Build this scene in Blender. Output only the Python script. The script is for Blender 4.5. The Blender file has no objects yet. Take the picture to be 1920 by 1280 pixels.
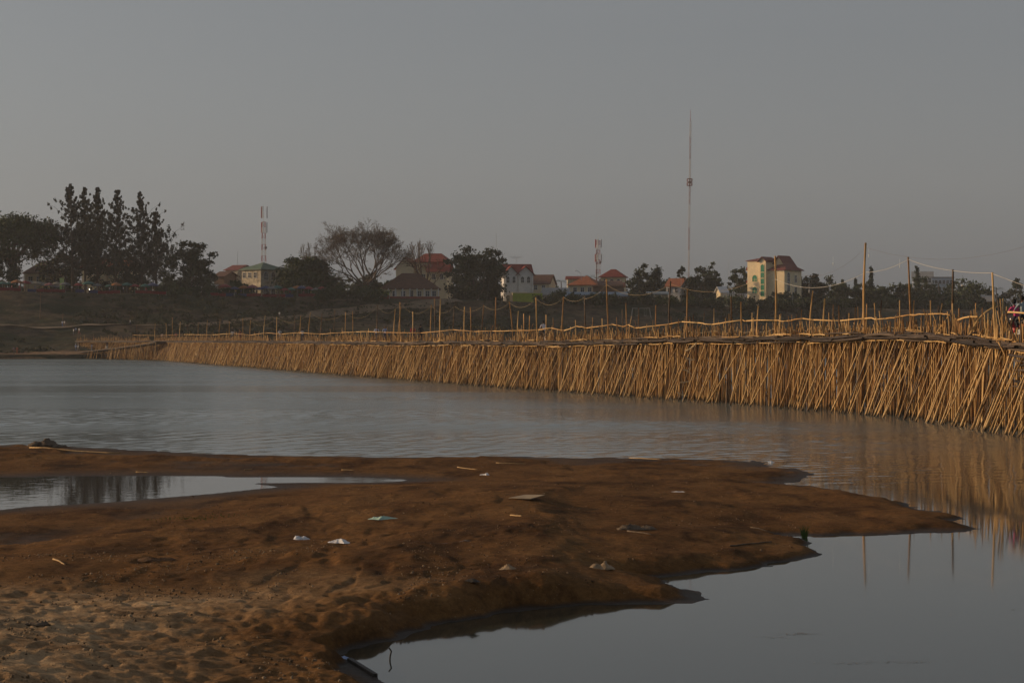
import bpy, math, random
import numpy as np
from mathutils import Vector, Matrix
R = math.radians
SC = bpy.context.scene
COL = SC.collection
random.seed(11)
RNG = np.random.default_rng(7)
EYE, F = 3.75, 4050.0          # eye height in metres, focal length in pixels of the 1920 wide photograph

# ------------------------------------------------------------------ camera
cd = bpy.data.cameras.new('camera')
cam = bpy.data.objects.new('camera', cd); COL.objects.link(cam)
cam.location = (0, 0, EYE); cam.rotation_euler = (R(90), 0, 0)
cd.sensor_width = 36; cd.lens = 36 * F / 1920; cd.clip_start = 0.5; cd.clip_end = 6000
SC.camera = cam
# ------------------------------------------------------------------ sky and sun
SUN_AZ = R(-75)      # direction towards the sun, clockwise from +Y: low on the left
SUN_EL = R(12.5)
w = bpy.data.worlds.new('World'); SC.world = w; w.use_nodes = True
nt = w.node_tree; bg = nt.nodes['Background']
sky = nt.nodes.new('ShaderNodeTexSky'); sky.sky_type = 'NISHITA'; sky.sun_disc = False
sky.sun_elevation = SUN_EL; sky.sun_rotation = SUN_AZ
sky.air_density = 1.0; sky.dust_density = 2.6; sky.ozone_density = 1.0
hs = nt.nodes.new('ShaderNodeHueSaturation'); hs.inputs['Saturation'].default_value = 0.30
mx = nt.nodes.new('ShaderNodeMix'); mx.data_type = 'RGBA'
mx.inputs[0].default_value = 0.36
mx.inputs[7].default_value = (1.95, 2.17, 2.55, 1)      # even grey dust veil
nt.links.new(sky.outputs[0], hs.inputs['Color'])
nt.links.new(hs.outputs[0], mx.inputs[6]); nt.links.new(mx.outputs[2], bg.inputs[0])
bg.inputs[1].default_value = 0.090
sl = bpy.data.lights.new('sun', 'SUN'); sl.energy = 3.7; sl.angle = R(0.8); sl.color = (1.0, 0.66, 0.35)
so = bpy.data.objects.new('sun', sl); COL.objects.link(so)
sv = Vector((math.sin(SUN_AZ) * math.cos(SUN_EL), math.cos(SUN_AZ) * math.cos(SUN_EL), math.sin(SUN_EL)))
so.location = sv * 300; so.rotation_euler = sv.to_track_quat('Z', 'Y').to_euler()
vs = SC.view_settings; vs.view_transform = 'Standard'; vs.look = 'None'; vs.exposure = -0.05; vs.gamma = 1
vs.use_curve_mapping = False
cy = SC.cycles
cy.max_bounces = 6; cy.volume_bounces = 0; cy.transparent_max_bounces = 8
cy.use_denoising = True

# ------------------------------------------------------------------ helpers
def PX(px, Y): return (px - 960) * Y / F
def PZ(py, Y): return EYE + (640 - py) * Y / F
def GY(py, z=0.0): return (EYE - z) * F / (py - 640)
def tag(o, label=None, cat=None, group=None, kind=None):
    if label: o['label'] = label
    if cat: o['category'] = cat
    if group: o['group'] = group
    if kind: o['kind'] = kind
    return o
def link(name, me, parent=None, loc=None, mat=None, rot=None):
    o = bpy.data.objects.new(name, me); COL.objects.link(o)
    if mat is not None:
        for m in (mat if isinstance(mat, (list, tuple)) else [mat]): me.materials.append(m)
    if parent: o.parent = parent
    if loc is not None: o.location = loc
    if rot is not None: o.rotation_euler = rot
    return o
def thing(name, loc, rz=0, **k):
    o = bpy.data.objects.new(name, None); COL.objects.link(o)
    o.location = loc; o.rotation_euler = (0, 0, rz); o.empty_display_size = 0.3
    return tag(o, **k)
def np_mesh(name, V, Q, smooth=False, tint=None, mats=None):
    """V (n,3), Q (m,3 or 4) -> mesh; tint one float per vertex"""
    V = np.asarray(V, np.float32); Q = np.asarray(Q, np.int32)
    me = bpy.data.meshes.new(name); k = Q.shape[1]
    me.vertices.add(len(V)); me.vertices.foreach_set('co', V.ravel())
    me.loops.add(Q.size); me.loops.foreach_set('vertex_index', Q.ravel())
    me.polygons.add(len(Q))
    me.polygons.foreach_set('loop_start', np.arange(0, Q.size, k, dtype=np.int32))
    me.polygons.foreach_set('loop_total', np.full(len(Q), k, np.int32))
    if smooth: me.polygons.foreach_set('use_smooth', np.ones(len(Q), bool))
    if mats is not None: me.polygons.foreach_set('material_index', np.asarray(mats, np.int32))
    me.update(calc_edges=True)
    if tint is not None:
        a = me.attributes.new('tint', 'FLOAT', 'POINT'); a.data.foreach_set('value', np.asarray(tint, np.float32))
    return me
class MB:
    """collects boxes, prisms, tubes, lathes into one mesh"""
    def __init__(s): s.v = []; s.f = []; s.m = []
    def add(s, v, f, m=0):
        b = len(s.v); s.v += [tuple(p) for p in v]
        for q in f: s.f.append([b + i for i in q]); s.m.append(m)
        return s
    def box(s, x0, x1, y0, y1, z0, z1, m=0):
        v = [(x0,y0,z0),(x1,y0,z0),(x1,y1,z0),(x0,y1,z0),(x0,y0,z1),(x1,y0,z1),(x1,y1,z1),(x0,y1,z1)]
        return s.add(v, [(0,3,2,1),(4,5,6,7),(0,1,5,4),(1,2,6,5),(2,3,7,6),(3,0,4,7)], m)
    def prism(s, pts, y0, y1, m=0):
        """polygon in xz (counter-clockwise seen from -y), extruded along y"""
        n = len(pts)
        v = [(x, y0, z) for x, z in pts] + [(x, y1, z) for x, z in pts]
        f = [tuple(range(n)), tuple(range(2*n-1, n-1, -1))] + [(i, i+n, (i+1) % n + n, (i+1) % n) for i in range(n)]
        return s.add(v, f, m)
    def tube(s, pts, r, n=6, m=0, r2=None, cap=True):
        pts = [Vector(p) for p in pts]; k = len(pts); v = []; f = []
        for i, p in enumerate(pts):
            d = (pts[min(i+1, k-1)] - pts[max(i-1, 0)]).normalized()
            a = d.cross(Vector((0, 0, 1)) if abs(d.z) < 0.9 else Vector((1, 0, 0))).normalized(); b = d.cross(a)
            rr = r if r2 is None else r + (r2 - r) * i / max(k-1, 1)
            if isinstance(r, (list, tuple)): rr = r[i]
            for j in range(n):
                t = 2 * math.pi * j / n
                v.append(p + a * (math.cos(t) * rr) + b * (math.sin(t) * rr))
        for i in range(k-1):
            for j in range(n):
                f.append((i*n+j, i*n+(j+1) % n, (i+1)*n+(j+1) % n, (i+1)*n+j))
        if cap: f += [tuple(range(n-1, -1, -1)), tuple(range((k-1)*n, k*n))]
        return s.add(v, f, m)
    def lathe(s, prof, n=12, c=(0, 0, 0), m=0, axis='z'):
        v = []; f = []; k = len(prof)
        for r, z in prof:
            for j in range(n):
                t = 2*math.pi*j/n; x, y = r*math.cos(t), r*math.sin(t)
                v.append((c[0]+x, c[1]+y, c[2]+z) if axis == 'z' else (c[0]+x, c[1]+z, c[2]+y))
        for i in range(k-1):
            for j in range(n): f.append((i*n+j, i*n+(j+1) % n, (i+1)*n+(j+1) % n, (i+1)*n+j))
        f += [tuple(range(n-1, -1, -1)), tuple(range((k-1)*n, k*n))]
        return s.add(v, f, m)
    def ball(s, c, r, n=10, k=6, m=0, fn=None):
        if not isinstance(r, (list, tuple)): r = (r, r, r)
        v = []; f = []
        for i in range(k+1):
            a = math.pi*i/k
            for j in range(n):
                t = 2*math.pi*j/n
                p = Vector((math.sin(a)*math.cos(t), math.sin(a)*math.sin(t), math.cos(a)))
                q = fn(p) if fn else p
                v.append((c[0]+q[0]*r[0], c[1]+q[1]*r[1], c[2]+q[2]*r[2]))
        for i in range(k):
            for j in range(n): f.append((i*n+j, (i+1)*n+j, (i+1)*n+(j+1) % n, i*n+(j+1) % n))
        return s.add(v, f, m)
    def mesh(s, name, smooth=False):
        me = bpy.data.meshes.new(name); me.from_pydata(s.v, [], s.f)
        me.polygons.foreach_set('material_index', s.m)
        if smooth: me.polygons.foreach_set('use_smooth', [True]*len(s.f))
        me.update(); return me
    def build(s, name, mat, parent=None, loc=None, rot=None, smooth=False):
        return link(name, s.mesh(name, smooth), parent, loc, mat, rot)
# value noise in numpy
_T = RNG.random((256, 256)).astype(np.float32)
def vnoise(x, y, seed=0):
    x = np.asarray(x, np.float64) + seed*17.3; y = np.asarray(y, np.float64) + seed*9.7
    xi = np.floor(x).astype(int); yi = np.floor(y).astype(int); fx = x-xi; fy = y-yi
    fx = fx*fx*fx*(fx*(fx*6-15)+10); fy = fy*fy*fy*(fy*(fy*6-15)+10)
    a = _T[xi & 255, yi & 255]; b = _T[(xi+1) & 255, yi & 255]; c = _T[xi & 255, (yi+1) & 255]; d = _T[(xi+1) & 255, (yi+1) & 255]
    return (a*(1-fx)+b*fx)*(1-fy)+(c*(1-fx)+d*fx)*fy - 0.5
def sstep(a, b, x):
    t = np.clip((x-a)/(b-a), 0, 1); return t*t*(3-2*t)

# ------------------------------------------------------------------ materials
def mat(name, col, rough=0.8, var=0.25, scale=3.0, bump=0.0, col2=None, coords='Object', spec=0.3, metal=0.0, obj_random=0.0, bscale=None):
    m = bpy.data.materials.new(name); m.use_nodes = True
    n = m.node_tree.nodes; L = m.node_tree.links; b = n['Principled BSDF']
    b.inputs['Roughness'].default_value = rough; b.inputs['Specular IOR Level'].default_value = spec
    b.inputs['Metallic'].default_value = metal
    tc = n.new('ShaderNodeTexCoord'); ns = n.new('ShaderNodeTexNoise')
    ns.inputs['Scale'].default_value = scale; ns.inputs['Detail'].default_value = 5; ns.inputs['Roughness'].default_value = 0.65
    L.new(tc.outputs[coords], ns.inputs['Vector'])
    rp = n.new('ShaderNodeValToRGB'); e = rp.color_ramp.elements
    c2 = col2 or tuple(c*(1-var) for c in col)
    e[0].position = 0.32; e[1].position = 0.68
    e[0].color = (*c2, 1); e[1].color = (*[min(1, c*(1+var*0.5)) for c in col], 1)
    L.new(ns.outputs[0], rp.inputs[0]); out = rp.outputs[0]
    if obj_random:
        oi = n.new('ShaderNodeObjectInfo'); mr = n.new('ShaderNodeMapRange')
        mr.inputs[3].default_value = 1-obj_random; mr.inputs[4].default_value = 1+obj_random
        L.new(oi.outputs['Random'], mr.inputs[0])
        h = n.new('ShaderNodeHueSaturation'); L.new(mr.outputs[0], h.inputs['Value']); L.new(out, h.inputs['Color']); out = h.outputs[0]
    L.new(out, b.inputs['Base Color'])
    if bump:
        n2 = n.new('ShaderNodeTexNoise'); n2.inputs['Scale'].default_value = bscale or scale*6; n2.inputs['Detail'].default_value = 6
        L.new(tc.outputs[coords], n2.inputs['Vector'])
        bp = n.new('ShaderNodeBump'); bp.inputs['Strength'].default_value = bump; bp.inputs['Distance'].default_value = 0.05
        L.new(n2.outputs[0], bp.inputs['Height']); L.new(bp.outputs[0], b.inputs['Normal'])
    return m
def bamboo_mat(name, from_attr, stops, wet=True):
    m = bpy.data.materials.new(name); m.use_nodes = True
    n = m.node_tree.nodes; L = m.node_tree.links; b = n['Principled BSDF']
    b.inputs['Roughness'].default_value = 0.6; b.inputs['Specular IOR Level'].default_value = 0.18
    if from_attr:
        s = n.new('ShaderNodeAttribute'); s.attribute_name = 'tint'; src = s.outputs['Fac']
    else:
        s = n.new('ShaderNodeObjectInfo'); src = s.outputs['Random']
    ge = n.new('ShaderNodeNewGeometry')
    ns = n.new('ShaderNodeTexNoise'); ns.inputs['Scale'].default_value = 2.2; ns.inputs['Detail'].default_value = 4
    L.new(ge.outputs['Position'], ns.inputs['Vector'])
    ad = n.new('ShaderNodeMath'); ad.operation = 'MULTIPLY_ADD'; ad.inputs[1].default_value = 0.55
    L.new(ns.outputs[0], ad.inputs[0])
    sb = n.new('ShaderNodeMath'); sb.operation = 'SUBTRACT'; sb.inputs[1].default_value = 0.27
    L.new(src, sb.inputs[0]); L.new(sb.outputs[0], ad.inputs[2])
    rp = n.new('ShaderNodeValToRGB'); el = rp.color_ramp.elements
    while len(el) < len(stops): el.new(0.5)
    for e, (p, c) in zip(el, stops): e.position = p; e.color = (*c, 1)
    L.new(ad.outputs[0], rp.inputs[0]); out = rp.outputs[0]
    if wet:      # algae and damp on the foot of the poles
        sp = n.new('ShaderNodeSeparateXYZ'); L.new(ge.outputs['Position'], sp.inputs[0])
        a2 = n.new('ShaderNodeMath'); a2.operation = 'MULTIPLY_ADD'; a2.inputs[1].default_value = 0.9
        L.new(ns.outputs[0], a2.inputs[0]); L.new(sp.outputs['Z'], a2.inputs[2])
        mr = n.new('ShaderNodeMapRange'); mr.inputs[1].default_value = 0.44; mr.inputs[2].default_value = 0.68
        L.new(a2.outputs[0], mr.inputs[0])
        mxx = n.new('ShaderNodeMix'); mxx.data_type = 'RGBA'; mxx.inputs[6].default_value = (0.036, 0.022, 0.011, 1)
        L.new(mr.outputs[0], mxx.inputs[0]); L.new(out, mxx.inputs[7]); out = mxx.outputs[2]
    L.new(out, b.inputs['Base Color'])
    return m
BST = [(0.0, (0.045, 0.021, 0.008)), (0.10, (0.12, 0.088, 0.060)), (0.16, (0.085, 0.042, 0.015)), (0.30, (0.18, 0.088, 0.029)), (0.60, (0.40, 0.228, 0.080)), (1.0, (0.58, 0.385, 0.165))]
PST = [(0.0, (0.19, 0.145, 0.10)), (0.15, (0.17, 0.09, 0.032)), (0.4, (0.38, 0.225, 0.085)), (1.0, (0.60, 0.41, 0.19))]
GST = [(0.0, (0.016, 0.012, 0.010)), (0.55, (0.045, 0.032, 0.025)), (1.0, (0.105, 0.075, 0.052))]
RST = [(0.0, (0.36, 0.20, 0.07)), (0.5, (0.52, 0.33, 0.13)), (1.0, (0.62, 0.42, 0.19))]
M_BAM = bamboo_mat('bamboo', False, BST); M_BAMS = bamboo_mat('bamboo_many', True, BST)
M_PALE = bamboo_mat('pale_bamboo', False, PST); M_PALES = bamboo_mat('pale_bamboo_many', True, PST)
M_LOG = bamboo_mat('weathered_bamboo', False, GST, False); M_LOGS = bamboo_mat('weathered_bamboo_many', True, GST, False)
M_RAIL = bamboo_mat('fresh_bamboo', False, RST, False)
M_ROPE = mat('rope', (0.42, 0.33, 0.20), 0.9, 0.2, 20)
M_WIRE = mat('wire', (0.16, 0.10, 0.08), 0.7, 0.2, 5)
M_WIREW = mat('white_wire', (0.5, 0.47, 0.42), 0.6, 0.15, 5)
# ------------------------------------------------------------------ river
def water_material():
    m = bpy.data.materials.new('river_water'); m.use_nodes = True
    n = m.node_tree.nodes; L = m.node_tree.links; b = n['Principled BSDF']
    b.inputs['IOR'].default_value = 1.33
    b.inputs['Roughness'].default_value = 0.04
    ge = n.new('ShaderNodeNewGeometry'); sp = n.new('ShaderNodeSeparateXYZ'); L.new(ge.outputs['Position'], sp.inputs[0])
    def noise(sx, sy, scale, det):
        mp = n.new('ShaderNodeMapping'); mp.inputs['Scale'].default_value = (sx, sy, 1); L.new(ge.outputs['Position'], mp.inputs[0])
        t = n.new('ShaderNodeTexNoise'); t.inputs['Scale'].default_value = scale; t.inputs['Detail'].default_value = det
        L.new(mp.outputs[0], t.inputs['Vector']); return t.outputs[0]
    def math_(op, a, bb):
        q = n.new('ShaderNodeMath'); q.operation = op
        for i, z in enumerate((a, bb)):
            if isinstance(z, (int, float)): q.inputs[i].default_value = z
            else: L.new(z, q.inputs[i])
        return q.outputs[0]
    def rng(v, a, c, lo, hi):
        q = n.new('ShaderNodeMapRange'); q.interpolation_type = 'SMOOTHSTEP'
        for i, z in enumerate((a, c, lo, hi)): q.inputs[i+1].default_value = z
        L.new(v, q.inputs[0]); return q.outputs[0]
    def cnoise(sx, sy, scale, det):
        mp = n.new('ShaderNodeMapping'); mp.inputs['Scale'].default_value = (sx, sy, 1); L.new(ge.outputs['Position'], mp.inputs[0])
        t = n.new('ShaderNodeTexNoise'); t.inputs['Scale'].default_value = scale; t.inputs['Detail'].default_value = det; t.inputs['Roughness'].default_value = 0.6
        L.new(mp.outputs[0], t.inputs['Vector'])
        s_ = n.new('ShaderNodeVectorMath'); s_.operation = 'SUBTRACT'; s_.inputs[1].default_value = (0.5, 0.5, 0.5); L.new(t.outputs['Color'], s_.inputs[0]); return s_.outputs[0]
    # capillary ripples on top of the modelled waves; the backwater behind the spits lies still
    amp = rng(sp.outputs['Y'], 46, 90, 0.003, 0.05)
    rough = math_('MULTIPLY', rng(math_('ADD', sp.outputs['Y'], math_('MULTIPLY', noise(1, 1, 0.10, 2), 14.0)), 50, 112, 0.26, 1.0), rng(noise(0.16, 1.0, 0.05, 3), 0.38, 0.62, 0.14, 0.20))
    rough = math_('MULTIPLY', rough, rng(sp.outputs['Y'], 140, 300, 1.0, 1.7))
    L.new(rough, b.inputs['Roughness'])
    silt = n.new('ShaderNodeMix'); silt.data_type = 'RGBA'; silt.inputs[6].default_value = (0.030, 0.037, 0.030, 1); silt.inputs[7].default_value = (0.105, 0.138, 0.138, 1)      # clear backwater, silty river
    L.new(rng(sp.outputs['Y'], 45, 95, 0.0, 1.0), silt.inputs[0]); L.new(silt.outputs[2], b.inputs['Base Color'])
    fl = n.new('ShaderNodeVectorMath'); fl.operation = 'MULTIPLY'; fl.inputs[1].default_value = (1.0, 1.2, 0.0); L.new(cnoise(0.8, 1.2, 6.0, 3), fl.inputs[0])
    sc_ = n.new('ShaderNodeVectorMath'); sc_.operation = 'SCALE'; L.new(fl.outputs[0], sc_.inputs[0]); L.new(amp, sc_.inputs['Scale'])
    up = n.new('ShaderNodeVectorMath'); up.operation = 'ADD'; L.new(ge.outputs['Normal'], up.inputs[1]); L.new(sc_.outputs[0], up.inputs[0])
    no = n.new('ShaderNodeVectorMath'); no.operation = 'NORMALIZE'; L.new(up.outputs[0], no.inputs[0]); L.new(no.outputs[0], b.inputs['Normal'])
    return m
M_WATER = water_material()
def grid_sheet(name, x0, x1, y0, y1, z, m):
    me = np_mesh(name, [(x0,y0,z),(x1,y0,z),(x1,y1,z),(x0,y1,z)], [(0,1,2,3)])
    return link(name, me, None, None, m)
def build_river():
    ta = np.concatenate([np.linspace(-1.2, -0.30, 16), np.linspace(-0.285, 0.285, 370), np.linspace(0.30, 1.2, 16)])
    ys = np.concatenate([np.linspace(3, 44, 30), np.arange(44.5, 118, 0.23), np.arange(118, 220, 0.62), np.arange(220, 500, 1.25), np.linspace(501, 665, 16)])
    A, Y = np.meshgrid(ta, ys); X = A*Y; x, y = X.ravel(), Y.ravel()
    r = np.random.default_rng(21); z = np.zeros(len(x))
    def swell(x, y, lams, sl, seed):
        r = np.random.default_rng(seed); z = np.zeros(len(x))
        for lam in lams:
            th = r.normal(-0.6, 0.75); k = 2*math.pi/(lam*r.uniform(.88, 1.12))
            z += sl/k*np.sin(k*(x*math.cos(th)+y*math.sin(th))+r.random()*6.28+9*vnoise(x*.09, y*.09, int(r.integers(100))))
        return z
    far = sstep(95, 170, y); vfar = sstep(190, 290, y)
    for w_, lams, sd in ((1-far, np.geomspace(.55, 1.7, 12), 1), (far*(1-vfar), np.geomspace(1.5, 3.4, 10), 2), (vfar, np.geomspace(3.0, 6.0, 10), 3)):
        m_ = np.nonzero(w_ > 0)[0]; z[m_] += w_[m_]*swell(x[m_], y[m_], lams, .034 if sd == 1 else .040, sd)
    gust = 0.55+0.75*sstep(-.12, .2, vnoise(x*.012, y*.05, 51)+.5*vnoise(x*.05, y*.14, 52))
    calm = sstep(47, 84, y+9*vnoise(x*.12, y*.09, 53))
    z *= gust*calm*np.interp(y, [50, 90, 150, 250], [0.6, 0.55, 0.36, 0.18])
    i = np.arange(A.size).reshape(A.shape)
    Q = np.stack([i[:-1, :-1], i[:-1, 1:], i[1:, 1:], i[1:, :-1]], -1).reshape(-1, 4)
    return np_mesh('river_water', np.stack([x, y, z], 1), Q, True)
tag(link('river_water', build_river(), None, None, M_WATER), kind='structure')
def still_material():
    m = bpy.data.materials.new('puddle_water'); m.use_nodes = True
    b = m.node_tree.nodes['Principled BSDF']; b.inputs['Base Color'].default_value = (0.030, 0.024, 0.017, 1); b.inputs['IOR'].default_value = 1.33; b.inputs['Roughness'].default_value = 0.025
    n = m.node_tree.nodes; L = m.node_tree.links; t = n.new('ShaderNodeTexNoise'); t.inputs['Scale'].default_value = 2.0; ge = n.new('ShaderNodeNewGeometry'); L.new(ge.outputs['Position'], t.inputs['Vector'])
    bp = n.new('ShaderNodeBump'); bp.inputs['Distance'].default_value = 0.02; bp.inputs['Strength'].default_value = 0.10; L.new(t.outputs[0], bp.inputs['Height']); L.new(bp.outputs[0], b.inputs['Normal']); return m
tag(grid_sheet('puddle', -34, -0.5, 44, 66.5, 0.006, still_material()), kind='structure')

# ------------------------------------------------------------------ foreground sand bar
SHORE_PX = [(-500,836),(-200,835),(0,834),(120,837),(250,843),(400,850),(560,855),(750,857),(960,856),(1150,858),(1300,860),(1390,862),
 (1445,870),(1490,878),(1532,889),(1526,897),(1487,904),(1450,906),(1520,911),(1600,922),(1655,934),(1705,946),(1760,960),(1799,972),
 (1768,976),(1855,991),(1800,996),(1700,999),(1600,1003),(1532,1003),(1500,1004),(1512,1010),(1536,1017),(1512,1026),(1541,1038),(1490,1051),
 (1440,1056),(1446,1060),(1400,1069),(1290,1078),(1205,1085),(1262,1089),(1292,1104),(1318,1121),(1292,1130),(1240,1130),(1103,1135),(1031,1140),(959,1149),
 (887,1160),(815,1171),(772,1187),(751,1199),(690,1210),(654,1221),(634,1229),(668,1246),(710,1272),(745,1320),(800,1430),(880,1700),(1000,2600)]
PUD_PX = [(-420,905),(-200,897),(0,896),(100,894),(180,893),(290,893),(400,893),(432,896),(520,895),(640,895),(700,896),(765,901),
 (700,904),(560,904),(500,905),(455,906),(515,913),(481,916),(395,925),(309,932),(215,940),(118,946),(50,949),(0,955),(-200,966),(-400,950)]
RILL_PX = [(805,1058),(850,1057),(905,1057),(860,1059.5)]
def topoly(p): return np.array([(PX(x, GY(y)), GY(y)) for x, y in p])
OUT = topoly(SHORE_PX)
OUT = np.vstack([OUT, [(3.2, 3.0), (4.5, -6), (6, -30), (-80, -30), (-80, 60)]])
PUD = topoly(PUD_PX); RILL = topoly(RILL_PX)
def seg_dist(P, poly):
    d = np.full(len(P), 1e9); n = len(poly); inside = np.zeros(len(P), bool)
    for i in range(n):
        a = poly[i]; b = poly[(i+1) % n]; ab = b-a; t = np.clip(((P-a) @ ab)/max(ab @ ab, 1e-9), 0, 1)
        q = P-(a+t[:, None]*ab); d = np.minimum(d, np.einsum('ij,ij->i', q, q))
        c = ((a[1] > P[:, 1]) != (b[1] > P[:, 1]))
        with np.errstate(divide='ignore', invalid='ignore'):
            xi = (b[0]-a[0])*(P[:, 1]-a[1])/(b[1]-a[1])+a[0]
        inside ^= c & (P[:, 0] < xi)
    return np.sqrt(d)*np.where(inside, 1, -1)
def sand_h(x, y, detail=True):
    P = np.stack([np.ravel(x), np.ravel(y)], 1); x = P[:, 0]; y = P[:, 1]
    wob = 0.05*y/30
    Pw = P + np.stack([vnoise(x*1.1, y*0.7, 1)+0.55*vnoise(x*3.1, y*1.7, 14)+0.3*vnoise(x*8, y*4, 16), vnoise(x*1.1, y*0.7, 2)+0.55*vnoise(x*3.1, y*1.7, 15)], 1)*wob[:, None]*6
    do = seg_dist(Pw, OUT); dp = -seg_dist(P, PUD); dr = -seg_dist(P, RILL)
    near = sstep(44, 30, y)
    lip = 0.17 - 0.07*sstep(5, 11, x)*sstep(36, 44, y) + 0.13*near + 0.10*vnoise(x*0.3, y*0.2, 3)       # low cut bank on the water side
    low = 1-0.62*sstep(0.2, 1.8, x)*sstep(27, 30, y); lip = lip*low*(1+0.7*sstep(0.05, 0.3, vnoise(x*0.5, y*0.35, 33))*(1-low))      # the spits on the right lie low
    L = 0.30 + 0.35*sstep(-0.2, 0.25, vnoise(x*0.35, y*0.2, 17)) + 1.5*sstep(52, 62, y)*sstep(9, 3, x)
    d = do
    s0 = 0.06 + 0.55*sstep(-.1, .35, vnoise(x*0.7, y*0.4, 18)) + 2.2*sstep(54, 62, y)*sstep(9, 3, x)
    h = np.where(d > 0, lip*(0.30*sstep(0, 1.1, d) + 0.70*np.clip((d-s0)/(0.10+0.28*L), 0, 1)) + 0.012*np.clip(d, 0, 9), 0.22*np.maximum(d, -3))
    inn = (0.45+0.55*low)*sstep(0.0, 1.0, do)*sstep(0.3, 7.0, dp)
    h = np.where(dp < 9, np.minimum(h, np.where(dp > 0, 0.004+0.021*dp, 0.12*np.maximum(dp, -2))), h); d = np.minimum(do, dp)
    # dry mound the photographer stands on
    # its edge runs from the left at ~33 m to the notch at 26 m
    u = (30.6 + 0.10*(x+9) - y) + 2.2*vnoise(x*0.25, y*0.25, 5)
    mound = sstep(0.0, 3.5, u)*0.16 + sstep(2.0, 14, u)*0.22 + 1.3*sstep(15, 28, u)
    h = h + mound*sstep(0.2, 5.0, do)
    # long low swells of the bar and hollows between
    h = h + inn*(0.24*vnoise(x*0.10, y*0.055, 6) + 0.17*vnoise(x*0.22, y*0.12, 9) + 0.075*vnoise(x*0.55, y*0.30, 7) + 0.040*vnoise(x*1.5, y*0.8, 8) + 0.022*vnoise(x*4.0, y*1.6, 13))
    for sd, lv in ((61, .02), (62, -.12), (63, .12), (64, 0.0)):      # small eroded steps
        q = vnoise(x*0.16, y*0.10, sd) + 0.22*vnoise(x*0.9, y*0.5, sd+10) + 0.10*vnoise(x*3.2, y*1.6, sd+20) - lv
        h = h + inn*0.024*(sstep(-0.010, 0.010, q)-0.5)
    h = np.where(d > 0, np.maximum(h, 0.004+0.02*np.minimum(d, 1)), h)
    if detail:
        dry = sstep(-1.0, 2.5, u)
        rough = inn*(0.35+0.65*dry)
        h = h + rough*(0.035*np.abs(vnoise(x*1.8, y*1.8, 10)) + 0.014*vnoise(x*7.5, y*6.5, 11) + 0.012*vnoise(x*16, y*14, 12)*dry)
        r = np.random.default_rng(5)      # trails of footprints
        for _ in range(6):
            fx, fy = r.uniform(-6.5, 0), r.uniform(19, 34); th = r.uniform(0, 6.28)
            for k in range(16):
                th += r.normal(0, .12); fx += .62*math.cos(th); fy += .62*math.sin(th); sg = .1 if k % 2 else -.1
                cx, cy = fx-sg*math.sin(th), fy+sg*math.cos(th)
                m_ = np.nonzero((np.abs(x-cx) < .45) & (np.abs(y-cy) < .45))[0]
                if not len(m_): continue
                u1 = ((x[m_]-cx)*math.cos(th)+(y[m_]-cy)*math.sin(th))/.15; v1 = (-(x[m_]-cx)*math.sin(th)+(y[m_]-cy)*math.cos(th))/.065; q = u1*u1+v1*v1
                h[m_] += inn[m_]*(-.032*np.exp(-q**1.5)+.012*np.exp(-(np.sqrt(q)-1.5)**2*4))
        # trodden dents
        c = vnoise(x*5.4, y*4.4, 21); h = h - dry*inn*0.020*sstep(0.16, 0.30, c)
        c2 = vnoise(x*6.6+40, y*5.0, 22); h = h - dry*inn*0.016*sstep(0.18, 0.32, c2) + dry*inn*0.02*sstep(0.24, 0.42, -c2)
    return h, do, dp, dr, u
def zs(x, y):
    return float(sand_h(np.array([x]), np.array([y]))[0][0])
def build_sand():
    na, nr = 580, 660
    ta = np.linspace(-0.40, 0.34, na)
    iy = np.linspace(1/11.0, 1/96.0, nr)
    Y = 1/iy
    T, YY = np.meshgrid(ta, Y); X = T*YY
    h, do, dp, dr, u = sand_h(X, YY)
    rill = np.clip(1-np.abs(dr)/0.25, 0, 1)
    V = np.stack([X.ravel(), YY.ravel(), h], 1)
    keep = (do > -2.5)
    i = np.arange(na*nr).reshape(nr, na)
    Q = np.stack([i[:-1, :-1], i[:-1, 1:], i[1:, 1:], i[1:, :-1]], -1).reshape(-1, 4)[:, ::-1]
    kq = keep[Q].any(1); Q = Q[kq]
    used = np.unique(Q); remap = np.full(len(V), -1); remap[used] = np.arange(len(used))
    V = V[used]; Q = remap[Q]
    dry = sstep(-1.5, 2.0, u + 1.2*vnoise(X.ravel()*0.8, YY.ravel()*0.6, 31))*sstep(0.5, 3.5, do)
    me = np_mesh('sand_bar', V, Q[:, ::-1], smooth=True, tint=dry[used])
    a = me.attributes.new('film', 'FLOAT', 'POINT'); a.data.foreach_set('value', (sstep(-0.05, 0.12, -dr))[used].astype(np.float32))
    return me
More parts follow.
